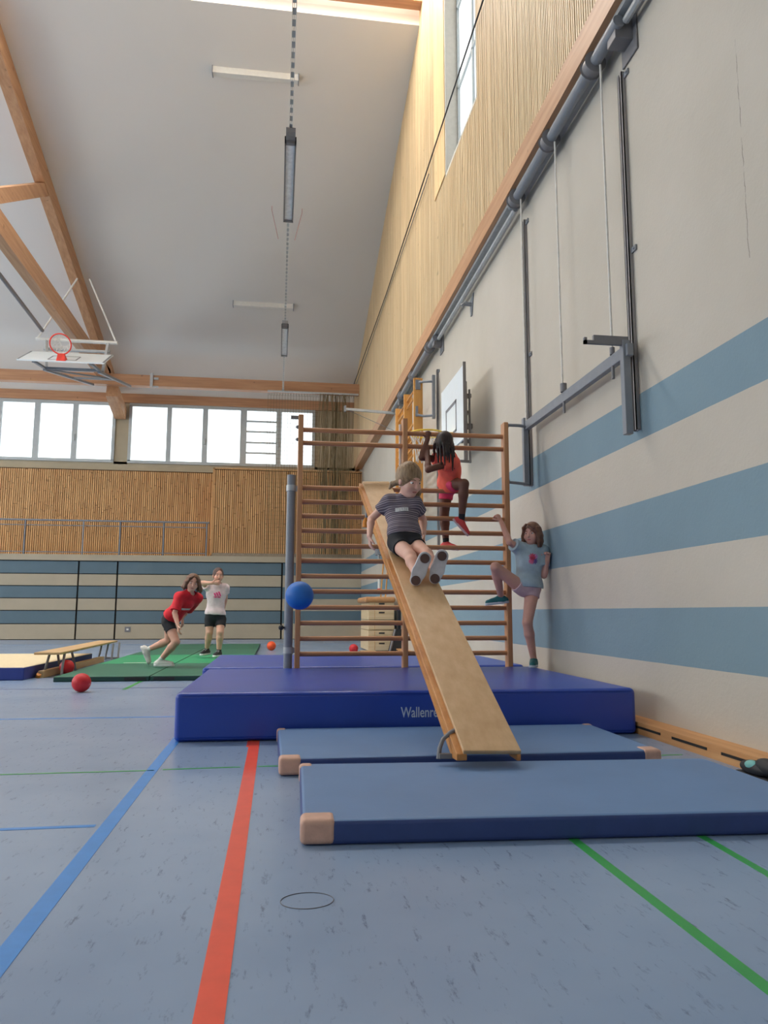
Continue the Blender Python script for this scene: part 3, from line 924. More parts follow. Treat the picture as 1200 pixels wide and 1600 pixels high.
part('tube', MB().tube([(0.11, BY, 0), (0.115, BY, 2.08)], 0.04, 20), M['steel'], sp, True)
for z in (1.955, 0.455):
    part('clamp', MB().tube([(0.115, BY, z - .028), (0.115, BY, z + .028)], 0.047, 20).box(.15, .172, BY - .02, BY + .02, z - .022, z + .022), M['bright_steel'], sp, True)
part('knob', MB().ball((0.045, BY - .03, .66), .024, 12, 8).tube([(0.06, BY - .02, .66), (0.10, BY, .66)], .01, 8), M['black'], sp, True)

sbd = thing('slide_board', 'wide wooden slide board hooked on the climbing bars and sloping to the mats', 'slide board', (0.95, 3.5, 0.09))
c0 = [Vector(q) for q in ((0.866,3.5,0.169), (1.144,3.5,0.162), (1.029,6.94,2.027), (0.774,6.94,2.02))]
up_ = Vector((0, -.5377, 1)).normalized()
part('deck', MB().hexa([q - up_ * .022 for q in c0], c0), M['board'], sbd, bevel=.005)
for s_, (i, j) in ((1, (0, 3)), (-1, (1, 2))):
    a_, b_ = c0[i], c0[j]
    ix = Vector((s_ * .012, 0, 0))
    wd = Vector((s_ * .034, 0, 0))
    dep = .095
    dv = (b_ - a_).normalized()
    t_lo = (.118 - (a_ - up_ * dep).z) / dv.z              # where the rail's lower edge meets the mats
    prof = [a_ - up_ * .020, b_ - up_ * .020, b_ - up_ * dep, a_ - up_ * dep + dv * t_lo, a_ + Vector((0, .01, -.047))]
    p0 = [q - Vector((s_ * (.030 if s_ > 0 else .0), 0, 0)) for q in prof]
    p1 = [q + Vector((s_ * .02, 0, 0)) for q in prof]
    fs_ = [(0, 1, 2, 3, 4), (9, 8, 7, 6, 5)] + [(k, k + 5, (k + 1) % 5 + 5, (k + 1) % 5) for k in range(5)]
    part('side_rail', MB().add(p0 + p1, fs_ if s_ > 0 else [f_[::-1] for f_ in fs_]), M['rail_wood'], sbd, bevel=.004)
    g0, g1 = a_ - up_ * .06 + dv * .06 - Vector((s_ * .030, 0, 0)), b_ - up_ * .06 - Vector((s_ * .030, 0, 0))
    if s_ > 0:
        part('rail_groove', MB().beam(g0, g1, .004, .006), M['orange_rung'], sbd)
part('foot_bracket', MB().tube([(0.862,3.66,0.236), (0.838,3.65,0.226), (0.8,3.635,0.2), (0.782,3.625,0.163), (0.774,3.62,0.112)], .0105, 10), M['dark_steel'], sbd, True)
part('foot_bar', MB().beam((0.775,3.61,0.128), (0.902,3.61,0.125), .03, .022), M['dark_steel'], sbd)
part('end_screw', MB().ball((0.847,3.59,0.121), .007, 8, 6), M['orange_plastic'], sbd, True)
part('hook', MB().tube([(0.891,6.72,1.785), (0.826,6.72,1.742), (0.793,6.73,1.684), (0.787,6.73,1.632)], .013, 10), M['steel'], sbd, True)
part('hook_tip', MB().tube([(0.787,6.73,1.649), (0.784,6.73,1.614), (0.782,6.73,1.562)], [.014, .028, .030], 12), M['orange_plastic'], sbd, True, label='orange tip of the hook')
part('top_hook', MB().tube([(.83, 6.90, 1.95), (.83, 7.05, 2.005), (.83, 7.085, 1.975)], .011, 8).tube([(.97, 6.90, 1.95), (.97, 7.05, 2.005), (.97, 7.085, 1.975)], .011, 8), M['steel'], sbd, True)

# ================================================================== BENCH, VAULTING BOX, BALLS
bn = thing('gym_bench', 'long low wooden gym bench on dark splayed legs beside the cream mat', 'bench', (-2.85, 11.8, 0))
sc0 = [Vector(q) for q in ((-2.935, 9.9, .275), (-2.615, 9.9, .275), (-2.745, 13.9, .275), (-3.055, 13.9, .275))]
part('seat', MB().hexa(sc0, [q + Vector((0, 0, .03)) for q in sc0]), M['bench_wood'], bn, bevel=.006)
part('balance_beam', MB().hexa([(-2.86, 9.85, .0), (-2.79, 9.85, .0), (-2.74, 12.9, .0), (-2.81, 12.9, .0)], [(-2.86, 9.85, .085), (-2.79, 9.85, .085), (-2.74, 12.9, .085), (-2.81, 12.9, .085)]), M['bench_wood'], bn, bevel=.005)
for yl, xm in ((10.15, -2.73), (11.0, -2.80), (13.1, -2.74), (13.6, -2.74)):
    if yl == 11.0:
        continue
    for sx in (-1, 1):
        part('leg', MB().tube([(xm + sx * .09, yl, .275), (xm + sx * .10, yl - .12, .09), (xm + sx * .105, yl - .14, .0)], .016, 8), M['dark_steel'], bn, True)
for sx in (-1, 1):
    part('leg', MB().tube([(-2.73 + sx * .09, 10.5, .275), (-2.73 + sx * .10, 10.72, .0)], .016, 8), M['dark_steel'], bn, True)
part('stretcher', MB().tube([(-2.84, 13.46, .03), (-2.64, 13.46, .03)], .018, 8), M['dark_steel'], bn, True)
part('rubber_foot', MB().tube([(-2.857,9.897,0), (-2.845,9.846,0.05)], [.045, .028], 10), M['orange_plastic'], bn, True, label='orange rubber foot')

vx0, vx1, vy0, vy1 = 1.89, 2.42, 15.6, 17.0
vbx = thing('vaulting_box', 'stacked wooden vaulting box with tan leather top behind the climbing bars', 'vaulting box', ((vx0 + vx1) / 2, 16.3, 0))
part('padded_top', MB().box(vx0 - .09, vx1 + .03, vy0 - .03, vy1 + .03, 1.0, 1.12), M['box_leather'], vbx, bevel=.05, seg=4)
for k, (z0, z1) in enumerate(((.86, 1.0), (.65, .85), (.44, .64), (.23, .43), (.02, .22))):
    sec = part('box_section', MB().box(vx0 - .01 * k * 0.3, vx1 + .01 * k * .3, vy0 - .004 * k, vy1, z0, z1), M['box_wood'], vbx, bevel=.006)
    part('handle_slot', MB().box(2.10, 2.22, vy0 - .004 * k - .004, vy0 + .01, (z0 + z1) / 2 + .03, (z0 + z1) / 2 + .06), M['black'], sec)
    part('corner_joint', MB().box(vx0 + .12, vx0 + .128, vy0 - .004 * k - .003, vy0 + .01, z0 + .01, z1 - .01), M['vent_wood'], sec)
part('side_slit', MB().box(2.02, 2.32, vy0 - .005, vy0 + .01, .90, .92), M['black'], vbx)
eq = thing('transport_trolley', 'dark grey trolley with slanted front standing right of the vaulting box', 'trolley', (2.47, 15.3, 0))
part('body', MB().hexa([(2.27, 15.2, 0), (2.54, 15.2, 0), (2.54, 15.5, 0), (2.27, 15.5, 0)], [(2.40, 15.3, .46), (2.54, 15.3, .46), (2.54, 15.5, .46), (2.40, 15.5, .46)]), M['black'], eq, bevel=.01)
part('upright', MB().box(2.455, 2.52, 15.35, 15.5, .44, .93), M['black'], eq, bevel=.01)
part('frame_edge', MB().beam((2.27, 15.19, 0.02), (2.40, 15.29, .46), .03, .03), M['dark_steel'], eq)
solo('wooden_plank', MB().box(1.70, 2.0, 15.2, 15.5, 0, .03), M['bench_wood'], 'short wooden plank on the floor left of the vaulting box', 'plank', (1.85, 15.35, 0), bevel=.004)
for xq, yq, lb in ((2.5, 18.0, 'thin wooden pole leaning on the striped wall above the vaulting box, left one'), (2.5, 17.2, 'thin wooden pole leaning on the striped wall above the vaulting box, right one')):
    solo('wooden_pole', MB().tube([(xq - .12, yq, 0.0), (xq + .03, yq, 1.98)], .018, 8), M['orange_wood'], lb, 'pole', (xq, yq, 0), smooth=True)
mk = thing('marking_pole', 'short white pole with red foot hanging on the far right wall', 'pole', (2.48, 18.5, 1.3))
part('white_tube', MB().tube([(2.5, 18.5, 1.38), (2.5, 18.5, 1.7)], .04, 10), M['white_metal'], mk, True)
part('red_foot', MB().tube([(2.5, 18.5, 1.28), (2.5, 18.5, 1.38)], [.08, .05], 10), M['ball_red'], mk, True)
wbx = thing('wall_box', 'small grey box fixed on the right wall below the slide board hook', 'wall box', (2.48, 18.3, 2.2))
part('body', MB().box(2.40, 2.555, 18.2, 18.6, 2.20, 2.45), M['steel'], wbx, bevel=.01)
part('plug', MB().tube([(2.46, 18.3, 2.1), (2.46, 18.3, 2.2)], .03, 8), M['bright_steel'], wbx, True)

def ball(c, r, m, label, name='foam_ball'):
    ob = solo(name, MB().ball(c, r, 36, 22), m, label, 'ball', (c[0], c[1], c[2] - r), 'foam balls', smooth=True)
    return ob
ball((-1.93, 8.1, .093), .093, M['ball_red'], 'red foam ball on the open floor in front of the green mats')
ball((-2.668, 10.4, .092), .092, M['ball_red'], 'red foam ball resting on the bench beam beside the green mats')
ball((-0.09, 16.3, .095), .095, M['ball_orange'], 'orange foam ball on the floor behind the crash mat, left of the grey pole')
ball((1.52, 15.0, .09), .09, M['ball_red'], 'red foam ball on the floor left of the vaulting box')
ball((0.158,5.35,0.916), .099, M['ball_blue'], 'blue foam ball flying through the air in front of the grey pole')

sh_ = thing('trainer_shoe', 'dark shoe with teal lining lying by the wall at the right edge', 'shoe', (2.345, 3.5, 0))
part('upper', MB().ball((2.345, 3.53, .045), (.048, .12, .036), 20, 12).ball((2.352, 3.46, .06), (.042, .08, .045), 20, 12), M['black'], sh_, True)
part('lining', MB().ball((2.325, 3.535, .06), (.03, .045, .024), 16, 10), M['teal'], sh_, True)
part('sole', MB().box(2.30, 2.39, 3.39, 3.65, 0.0, .02), M['black'], sh_, bevel=.01)

# ================================================================== FIGURES
def U(v):
    v = np.array(v, float)
    return v / np.linalg.norm(v)

class Field:
    """smoothly blended solid on a grid -> one continuous surface"""
    def __init__(self):
        self.p = []

    def rc(self, a, b, ra, rb, k=.02, cuts=(), squash=None):
        """tapered limb from a to b; squash = (axis, factor) flattens its section"""
        a, b = np.array(a, float), np.array(b, float)
        if squash is not None:
            n, q = U(squash[0]), squash[1]
        def fn(P):
            A, B_ = a, b
            if squash is not None:
                P = P + ((P - a) @ n)[..., None] * n * (q - 1)
                B_ = b + ((b - a) @ n) * n * (q - 1)
            ba = B_ - A
            L = max(ba @ ba, 1e-12)
            t = np.clip(((P - A) @ ba) / L, 0, 1)
            d = np.linalg.norm(P - A - t[..., None] * ba, axis=-1) - (ra + (rb - ra) * t)
            if squash is not None:
                d = d / math.sqrt(q)
            return d
        r = max(ra, rb)
        self.p.append((np.minimum(a, b) - r, np.maximum(a, b) + r, fn, k, [(np.array(o, float), U(nn)) for o, nn in cuts], False))
        return self

    def ell(self, c, axes, rad, k=.02, cuts=(), minus=False):
        c = np.array(c, float)
        R = np.array([U(a) for a in axes])
        rad = np.array(rad, float)
        def fn(P):
            q = (P - c) @ R.T / rad
            k0 = np.linalg.norm(q, axis=-1)
            k1 = np.linalg.norm(q / rad, axis=-1)
            return k0 * (k0 - 1) / np.maximum(k1, 1e-9)
        r = rad.max()
        self.p.append((c - r, c + r, fn, k, [(np.array(o, float), U(nn)) for o, nn in cuts], minus))
        return self

    def mesh(self, h, cuts=()):
        lo = np.min([q[0] for q in self.p], 0) - 4 * h - .01
        hi = np.max([q[1] for q in self.p], 0) + 4 * h + .01
        n = np.ceil((hi - lo) / h).astype(int) + 1
        D = np.full(n, .08, np.float32)
        ax = [lo[i] + h * np.arange(n[i]) for i in range(3)]
        for b0, b1, fn, k, cts, minus in self.p:
            m = k + 3 * h
            i0 = np.maximum(((b0 - m - lo) / h).astype(int), 0)
            i1 = np.minimum(np.ceil((b1 + m - lo) / h).astype(int) + 1, n)
            sl = tuple(slice(i0[i], i1[i]) for i in range(3))
            P = np.stack(np.meshgrid(*[ax[i][sl[i]] for i in range(3)], indexing='ij'), -1)
            d = fn(P)
            for o, nn in cts:
                d = np.maximum(d, (P - o) @ nn)
            c = D[sl]
            if minus:
                D[sl] = np.maximum(c, -d)
                continue
            hh = np.maximum(k - np.abs(c - d), 0) / max(k, 1e-6)
            D[sl] = np.minimum(c, d) - hh * hh * k * .25
        if cuts:
            P = np.stack(np.meshgrid(*ax, indexing='ij'), -1)
            for o, nn in cuts:
                D = np.maximum(D, (P - np.array(o, float)) @ U(nn))
        # surface nets
        s = D < 0
        nx, ny, nz = D.shape
        acc = np.zeros((nx - 1, ny - 1, nz - 1, 3), np.float32)
        cnt = np.zeros((nx - 1, ny - 1, nz - 1), np.float32)
        cor = [(i, j, k) for i in (0, 1) for j in (0, 1) for k in (0, 1)]
        def sub(A, c):
            return A[c[0]:nx - 1 + c[0], c[1]:ny - 1 + c[1], c[2]:nz - 1 + c[2]]
        for a in cor:
            for x_ in range(3):
                if a[x_] == 0:
                    b = list(a)
                    b[x_] = 1
                    da, db = sub(D, a), sub(D, b)
                    m = sub(s, a) != sub(s, b)
                    t = np.where(m, da / np.where(m, da - db, 1), 0)
                    for q in range(3):
                        acc[..., q] += np.where(m, a[q] + (t if q == x_ else 0), 0)
                    cnt += m
        act = cnt > 0
        idx = np.full(act.shape, -1, int)
        idx[act] = np.arange(act.sum())
        cell = np.argwhere(act)
        V = lo + h * (cell + acc[act] / cnt[act][:, None])
        F = []
        for x_ in range(3):
            y_, z_ = (x_ + 1) % 3, (x_ + 2) % 3
            a = [slice(None)] * 3
            b = [slice(None)] * 3
            a[x_], b[x_] = slice(0, -1), slice(1, None)
            sa, sb = s[tuple(a)], s[tuple(b)]
            e = np.argwhere(sa != sb)
            flip = sa[tuple(e.T)]
            ok = np.all((e[:, [y_, z_]] > 0), 1) & (e[:, y_] < D.shape[y_] - 1) & (e[:, z_] < D.shape[z_] - 1)
            e, flip = e[ok], flip[ok]
            q = []
            for dy, dz in ((0, 0), (-1, 0), (-1, -1), (0, -1)):
                g = e.copy()
                g[:, y_] += dy
                g[:, z_] += dz
                q.append(idx[tuple(g.T)])
            q = np.stack(q, 1)
            q = np.where(flip[:, None], q, q[:, ::-1])
            F.append(q)
        F = np.concatenate(F)
        F = F[(F >= 0).all(1)]
        # light relaxation
        nb = np.zeros_like(V)
        ct = np.zeros(len(V))
        for i in range(4):
            a, b = F[:, i], F[:, (i + 1) % 4]
            np.add.at(nb, a, V[b])
            np.add.at(ct, a, 1)
        V = V * .5 + .5 * nb / np.maximum(ct, 1)[:, None]
        return V, F


def skin_object(name, V, F, mat, origin, parent=None, wrinkle=0.0, wseed=0, label=None):
    if wrinkle:
        rs = np.random.RandomState(wseed)
        off = np.zeros(len(V))
        for _ in range(7):
            w = rs.normal(size=3) * 32
            off += np.sin(V @ w + rs.uniform(0, 6.28))
        off *= wrinkle / 3
        c = V.mean(0)
        dirs = V - c
        dirs[:, 2] *= .25
        dirs /= np.maximum(np.linalg.norm(dirs, axis=1), 1e-6)[:, None]
        V = V + dirs * off[:, None]
    me = bpy.data.meshes.new(name)
    me.from_pydata((V - np.array(origin)).tolist(), [], F.tolist())
    me.materials.append(mat)
    me.polygons.foreach_set('use_smooth', [True] * len(me.polygons))
    me.update()
    ob = bpy.data.objects.new(name, me)
    COL.objects.link(ob)
    ob['origin'] = tuple(float(q) for q in origin)
    if parent:
        ob.parent = parent
        if label:
            ob['label'] = label
    else:
        ob.location = origin
    return ob


def skin_mat(name, c, var=.06):
    t = NT(name)
    n = t.noise(t.pos('Object'), 11, 3)
    t.base(t.ramp(n, [(0.3, shade(c, 1 - var)), (0.7, shade(c, 1 + var))]))
    t.set(.55, 0, .35)
    t.b.inputs['Subsurface Weight'].default_value = .08
    t.b.inputs['Subsurface Radius'].default_value = (.012, .005, .003)
    return t.m


def hair_mat(name, a, b, axis=(1, 1, .12)):
    t = NT(name)
    n = t.noise(t.scale(t.pos('Object'), axis), 70, 4, .6)
    t.base(t.ramp(n, [(0.3, a), (0.7, b)]))
    t.set(.5, 0, .4)
    t.bump(n, .5, .004)
    return t.m


def hand(fd, wr, d, n, s, curl=.5, thumb=1, k=.004):
    """wr wrist, d along the hand, n the side the palm faces, thumb +1/-1 picks the thumb side (along d x n)"""
    d, n = U(d), np.array(n, float)
    n = U(n - d * (n @ d))
    sd = np.cross(d, n) * thumb
    wr = np.array(wr, float)
    fd.rc(wr, wr + d * .062 * s, .021 * s, .029 * s, .012, squash=(n, 2.1))
    for i, (o, L) in enumerate(((.0235, .050), (.0085, .058), (-.0075, .054), (-.0225, .042))):
        p0 = wr + d * .064 * s + sd * o * s
        a = curl * .55
        r0 = .0078 * s
        for j, f_ in enumerate((.45, .32, .23)):
            dd = d * math.cos(a) + n * math.sin(a) + sd * (o * 3 * (1 if j == 0 else .4))
            p1 = p0 + U(dd) * L * f_ * s * 1.05
            fd.rc(p0, p1, r0, r0 * .92, k)
            p0, r0 = p1, r0 * .92
            a += curl * .75
    p0 = wr + d * .020 * s + sd * .022 * s
    p1 = p0 + U(d * .6 + sd * .75 + n * .25) * .034 * s
    p2 = p1 + U(d * .85 + sd * .25 + n * (.25 + curl * .5)) * .028 * s
    fd.rc(p0, p1, .0115 * s, .0092 * s, .008)
    fd.rc(p1, p2, .0092 * s, .0075 * s, k)


def person(label, J, s, hs, skin, vox, hair, shirt, shorts, shoe, group=None):
    j = {k: np.array(v, float) for k, v in J.items() if not isinstance(v, (tuple, list)) or isinstance(v[0], (int, float))}
    pel, che, nec, hd = j['pelvis'], j['chest'], j['neck'], j['head']
    F_, Up = U(j['F']), j['Up']
    Up = U(Up - F_ * (Up @ F_))
    Sd = np.cross(F_, Up)
    lat = U(j['sh_b'] - j['sh_a'])
    hl = U(j['hip_b'] - j['hip_a'])
    ax = U(nec - pel)
    lat2 = U(lat - ax * (lat @ ax))
    frn = np.cross(lat2, ax)
    if frn @ j['facing'] < 0:
        frn = -frn
    hl2 = U(hl - ax * (hl @ ax))
    hfr = np.cross(hl2, ax)
    wai = (pel * .5 + che * .5)

    def torso(fd, g=0.0, k=.05, cuts=()):
        fd.ell(pel, (hl2, hfr, ax), (.122 * s + g, .088 * s + g, .092 * s + g), k, cuts)
        fd.ell(wai, (U(hl2 + lat2), U(hfr + np.cross(lat2, ax)), ax), (.104 * s + g, .076 * s + g, .12 * s + g), k, cuts)
        fd.ell(che, (lat2, frn, ax), (.122 * s + g, .082 * s + g, .118 * s + g), k, cuts)
        for q in 'ab':
            fd.rc(nec - ax * .02 * s, j['sh_' + q], .040 * s + g, .040 * s + g, k, cuts)

    b = Field()
    torso(b)
    b.rc(nec - ax * .03 * s, hd - Up * .05 * hs, .041 * hs, .039 * hs, .02)
    # head
    b.ell(hd + Up * .02 * hs - F_ * .01 * hs, (Sd, F_, Up), (.070 * hs, .086 * hs, .085 * hs), .012)
    b.ell(hd + F_ * .02 * hs - Up * .035 * hs, (Sd, F_, Up), (.056 * hs, .062 * hs, .072 * hs), .02)
    b.ell(hd + F_ * .05 * hs - Up * .083 * hs, (Sd, F_, Up), (.028 * hs, .026 * hs, .021 * hs), .02)
    b.rc(hd + F_ * .078 * hs + Up * .002 * hs, hd + F_ * .092 * hs - Up * .028 * hs, .006 * hs, .0105 * hs, .010)
    for q in (-1, 1):
        b.ell(hd + Sd * q * .032 * hs + F_ * .054 * hs - Up * .034 * hs, (Sd, F_, Up), (.025 * hs, .022 * hs, .024 * hs), .02)
        b.ell(hd + Sd * q * .071 * hs - F_ * .006 * hs - Up * .012 * hs, (Sd, F_, Up), (.010 * hs, .018 * hs, .027 * hs), .006)
    for q in 'ab':
        sh, el, wr = j['sh_' + q], j['el_' + q], j['wr_' + q]
        b.rc(sh, el, .040 * s, .030 * s, .03)
        m = el + (wr - el) * .25
        b.rc(el, m, .0295 * s, .031 * s, .012)
        b.rc(m, wr, .031 * s, .0215 * s, .012)
        hdn = J['hand_' + q]
        hand(b, wr, hdn[0], hdn[1], s * 1.0, hdn[2], hdn[3])
        hp, kn, an = j['hip_' + q], j['kn_' + q], j['an_' + q]
        b.rc(hp, kn, .069 * s, .047 * s, .035)
        b.rc(kn, kn + (an - kn) * .30, .046 * s, .0475 * s, .015)
        b.rc(kn + (an - kn) * .30, an, .0475 * s, .028 * s, .015)
        t_ = U(j['toe_' + q])
        b.rc(an, an + t_ * .05 * s - j['up_' + q] * .03 * s, .028 * s, .024 * s, .015)
    V, Fc = b.mesh(vox)
    org = tuple(float(x) for x in j['base'])
    body = skin_object('person', V, Fc, skin, org)
    tag(body, label, 'person', group)

    # shirt
    f = Field()
    hem = shirt['hem']
    hem_o = pel + ax * hem * s
    tilt = shirt.get('tilt', (0, 0, 0))
    hem_n = -ax + np.array(tilt)
    g = shirt.get('ease', .013)
    torso(f, g, .05)
    f.ell(hem_o + ax * .03, (hl2, hfr, ax), (.118 * s + g, .088 * s + g, .09 * s), .05)
    sv = shirt.get('sleeve', .55)
    for q in 'ab':
        sh, el = j['sh_' + q], j['el_' + q]
        d = el - sh
        end = sh + d * sv
        f.rc(sh - d * .05, sh + d * (sv + .3), .044 * s + g * .8, .047 * s + g, .03, cuts=[(end, U(d))])
    f.ell(nec + ax * .045 * s + frn * .02 * s, (lat2, frn, ax), (.056 * s, .056 * s, .062 * s), .02, minus=True)
    V, Fc = f.mesh(vox, cuts=[(hem_o, U(hem_n))])
    so = skin_object('shirt', V, Fc, shirt['mat'], org, body, .0035, 3)
    # shorts
    f = Field()
    g = .007
    f.ell(pel, (hl2, hfr, ax), (.122 * s + g, .088 * s + g, .092 * s + g), .05)
    f.ell(pel + ax * .06 * s, (hl2, hfr, ax), (.112 * s + g, .082 * s + g, .08 * s + g), .05)
    for q in 'ab':
        hp, kn = j['hip_' + q], j['kn_' + q]
        d = kn - hp
        e = hp + d * shorts['len']
        f.rc(hp, hp + d * (shorts['len'] + .25), .069 * s + g, (.069 - .02 * shorts['len']) * s + g, .035, cuts=[(e, U(d))])
    V, Fc = f.mesh(vox, cuts=[(pel + ax * .10 * s, ax)])
    skin_object('shorts', V, Fc, shorts['mat'], org, body, .0012, 5)
    # shoes and socks
    for q in 'ab':
        an, kn = j['an_' + q], j['kn_' + q]
        t_ = U(j['toe_' + q])
        u_ = j['up_' + q]
        u_ = U(u_ - t_ * (u_ @ t_))
        w_ = np.cross(t_, u_)
        z = s * shoe.get('size', 1.0)
        heel = an - u_ * .062 * z - t_ * .035 * z
        f = Field()
        h0 = heel + u_ * .030 * z
        f.rc(h0, h0 + t_ * .06 * z, .033 * z, .034 * z, .02)
        f.rc(h0 + t_ * .06 * z, h0 + t_ * .165 * z - u_ * .004 * z, .036 * z, .030 * z, .02, squash=(u_, 1.15))
        f.rc(h0 + t_ * .025 * z, an + u_ * .012 * z, .034 * z, .034 * z, .02, cuts=[(an + u_ * .010 * z, u_)])
        f.rc(h0 + t_ * .06 * z + u_ * .02 * z, h0 + t_ * .13 * z + u_ * .008 * z, .026 * z, .02 * z, .02)
        V, Fc = f.mesh(min(vox, .005), cuts=[(heel + u_ * .012 * z, -u_)])
        so2 = skin_object('shoe', V, Fc, shoe['mat'], org, body)
        f = Field()
        wd_ = shoe.get('wide', 1.0)
        f.rc(heel + u_ * .01 * z, heel + t_ * .06 * z + u_ * .01 * z, .036 * z * (1 + (wd_ - 1) * .5), .036 * z * wd_, .02)
        f.rc(heel + t_ * .06 * z + u_ * .01 * z, heel + t_ * .165 * z + u_ * .01 * z, .036 * z * wd_, .036 * z * wd_, .02)
        V, Fc = f.mesh(min(vox, .005), cuts=[(heel + u_ * .022 * z, u_), (heel - u_ * .002 * z, -u_)])
        sl_ = skin_object('sole', V, Fc, shoe['sole'], org, so2)
        if shoe.get('tread'):
            for dq, rr in ((-.004, .034), (.164, .034)):
                mb = MB()
                cpt = heel + t_ * dq * z - u_ * .003 * z
                pts = [Vector(cpt + (t_ * math.cos(a) + w_ * math.sin(a)) * rr * z) for a in np.linspace(0, 6.283, 17)[:-1]]
                lo = [p_ - Vector(u_) * .004 for p_ in pts]
                n_ = len(pts)
                mb.add(pts + lo, [tuple(range(n_))[::-1], tuple(range(n_, 2 * n_))] + [(i, (i + 1) % n_, n_ + (i + 1) % n_, n_ + i) for i in range(n_)])
                part('tread', mb, shoe['tread'], so2)
        if shoe.get('lace'):
            mb = MB()
            for i in range(3):
                c_ = h0 + t_ * (.075 + .02 * i) * z + u_ * (.042 - .008 * i) * z
                mb.tube([c_ - w_ * .022 * z, c_ + u_ * .004, c_ + w_ * .022 * z], .003, 5)
            part('laces', mb, shoe['lace'], so2)
        if shoe.get('sock'):
            f = Field()
            d = U(kn - an)
            f.rc(an - d * .01, an + d * shoe['sock_len'] * s, .0315 * s, .0335 * s, .01, cuts=[(an + d * shoe['sock_len'] * s, d)])
            V, Fc = f.mesh(min(vox, .005))
            skin_object('sock', V, Fc, shoe['sock'], org, body)
    # hair
    f = Field()
    hc = hd + Up * .022 * hs - F_ * .012 * hs
    th = hair.get('thick', .013)
    line = hair.get('line', .03)
    f.ell(hc - F_ * .009 * hs, (Sd, F_, Up), ((.069 + th) * hs, (.083 + th) * hs, (.0845 + th) * hs), .012, cuts=[(hd + U(F_ * .85 - Up * .53) * line * hs, F_ * .85 - Up * .53), (hd - Up * hair.get('low', .075) * hs, -Up)])
    for chain in hair.get('strands', []):
        pts = [hd + (Sd * q[0] + F_ * q[1] + Up * q[2]) * hs for q in chain[0]] if not chain[2] else [np.array(q, float) for q in chain[0]]
        rs_ = chain[1]
        for i in range(len(pts) - 1):
            f.rc(pts[i], pts[i + 1], rs_[i] * hs, rs_[i + 1] * hs, hair.get('k', .012))
    V, Fc = f.mesh(min(vox, .005))
    skin_object('hair', V, Fc, hair['mat'], org, body, hair.get('rough', .002), 9)
    # face
    for q in (-1, 1):
        c_ = hd + Sd * q * .030 * hs + F_ * .0625 * hs + Up * .001 * hs
        R = Matrix(((Sd[0], F_[0], Up[0]), (Sd[1], F_[1], Up[1]), (Sd[2], F_[2], Up[2])))
        def blob(c, r, m, name, par):
            mb = MB().ball((0, 0, 0), r, 14, 9)
            mb.v = [tuple(Vector(c) + R @ Vector(v)) for v in mb.v]
            return part(name, mb, m, par, True)
        e = blob(c_, (.0135 * hs, .012 * hs, .0085 * hs), M['eye_white'], 'eye', body)
        blob(c_ + F_ * .0085 * hs, (.0058 * hs, .0048 * hs, .0058 * hs), M['iris'], 'iris', e)
        br = [hd + Sd * q * a_ * hs + F_ * f_ * hs + Up * u_ * hs for a_, f_, u_ in ((.014, .0765, .020), (.03, .0735, .0245), (.046, .063, .0195))]
        part('eyebrow', MB().tube(br, [.0028 * hs, .0034 * hs, .0022 * hs], 6), hair['mat'], body, True)
    ml = [hd + Sd * a_ * hs + F_ * f_ * hs - Up * .0585 * hs for a_, f_ in ((-.021, .070), (-.008, .0785), (.008, .0785), (.021, .070))]
    part('lips', MB().tube(ml, [.003 * hs, .0058 * hs, .0058 * hs, .003 * hs], 8), hair.get('lips', M['lips']), body, True)
    return body, so, dict(ax=ax, frn=frn, lat=lat2, che=che, pel=pel, org=org)


def decal(so, fr, u0, u1, v0, v1, inside, mat, name='shirt_print', step=.0035, tilt=0.0):
    """print on the shirt front: cells in chest coordinates dropped onto the cloth"""
    me = so.data
    bv = BVHTree.FromPolygons([v.co.copy() for v in me.vertices], [tuple(p.vertices) for p in me.polygons])
    org = Vector(fr['org'])
    lt, axx, fn = Vector(fr['lat']), Vector(fr['ax']), Vector(fr['frn'])
    if tilt:
        lt, axx = lt * math.cos(tilt) + axx * math.sin(tilt), axx * math.cos(tilt) - lt * math.sin(tilt)
    che = Vector(fr['che']) - org
    cache = {}
    def hit(i, k):
        if (i, k) not in cache:
            o = che + lt * (i * step) + axx * (k * step) + fn * .4
            h = bv.ray_cast(o, -fn)
            cache[(i, k)] = None if h[0] is None else h[0] + fn * .0022
        return cache[(i, k)]
    vs, fs, ix = [], [], {}
    def vid(i, k):
        if (i, k) not in ix:
            ix[(i, k)] = len(vs)
            vs.append(hit(i, k) + org)
        return ix[(i, k)]
    for i in range(int(u0 / step), int(u1 / step)):
        for k in range(int(v0 / step), int(v1 / step)):
            if inside((i + .5) * step, (k + .5) * step):
                if all(hit(a, b) is not None for a, b in ((i, k), (i + 1, k), (i + 1, k + 1), (i, k + 1))):
                    fs.append((vid(i, k), vid(i + 1, k), vid(i + 1, k + 1), vid(i, k + 1)))
    if fs:
        part(name, MB().add(vs, fs), mat, so)


M['eye_white'] = plain('eye_white', rgb(232, 228, 224), .3)
M['iris'] = plain('dark_iris', rgb(52, 40, 34), .25)
M['lips'] = plain('lips', rgb(188, 112, 104), .45)
M['lips_dark'] = plain('dark_lips', rgb(112, 62, 56), .45)
M['black_cloth'] = plain('black_jersey', rgb(30, 30, 36), .8, bump=.15, bscale=220)
M['white_sole'] = plain('white_sole', rgb(226, 224, 222), .55)
M['skin_fair'] = skin_mat('fair_skin', rgb(224, 176, 156))
M['skin_rosy'] = skin_mat('rosy_skin', rgb(220, 168, 146))
M['skin_deep'] = skin_mat('deep_brown_skin', rgb(108, 70, 56))
M['skin_warm'] = skin_mat('light_skin', rgb(216, 164, 146))  # slightly deeper skin tone for the girl leaning on the wall

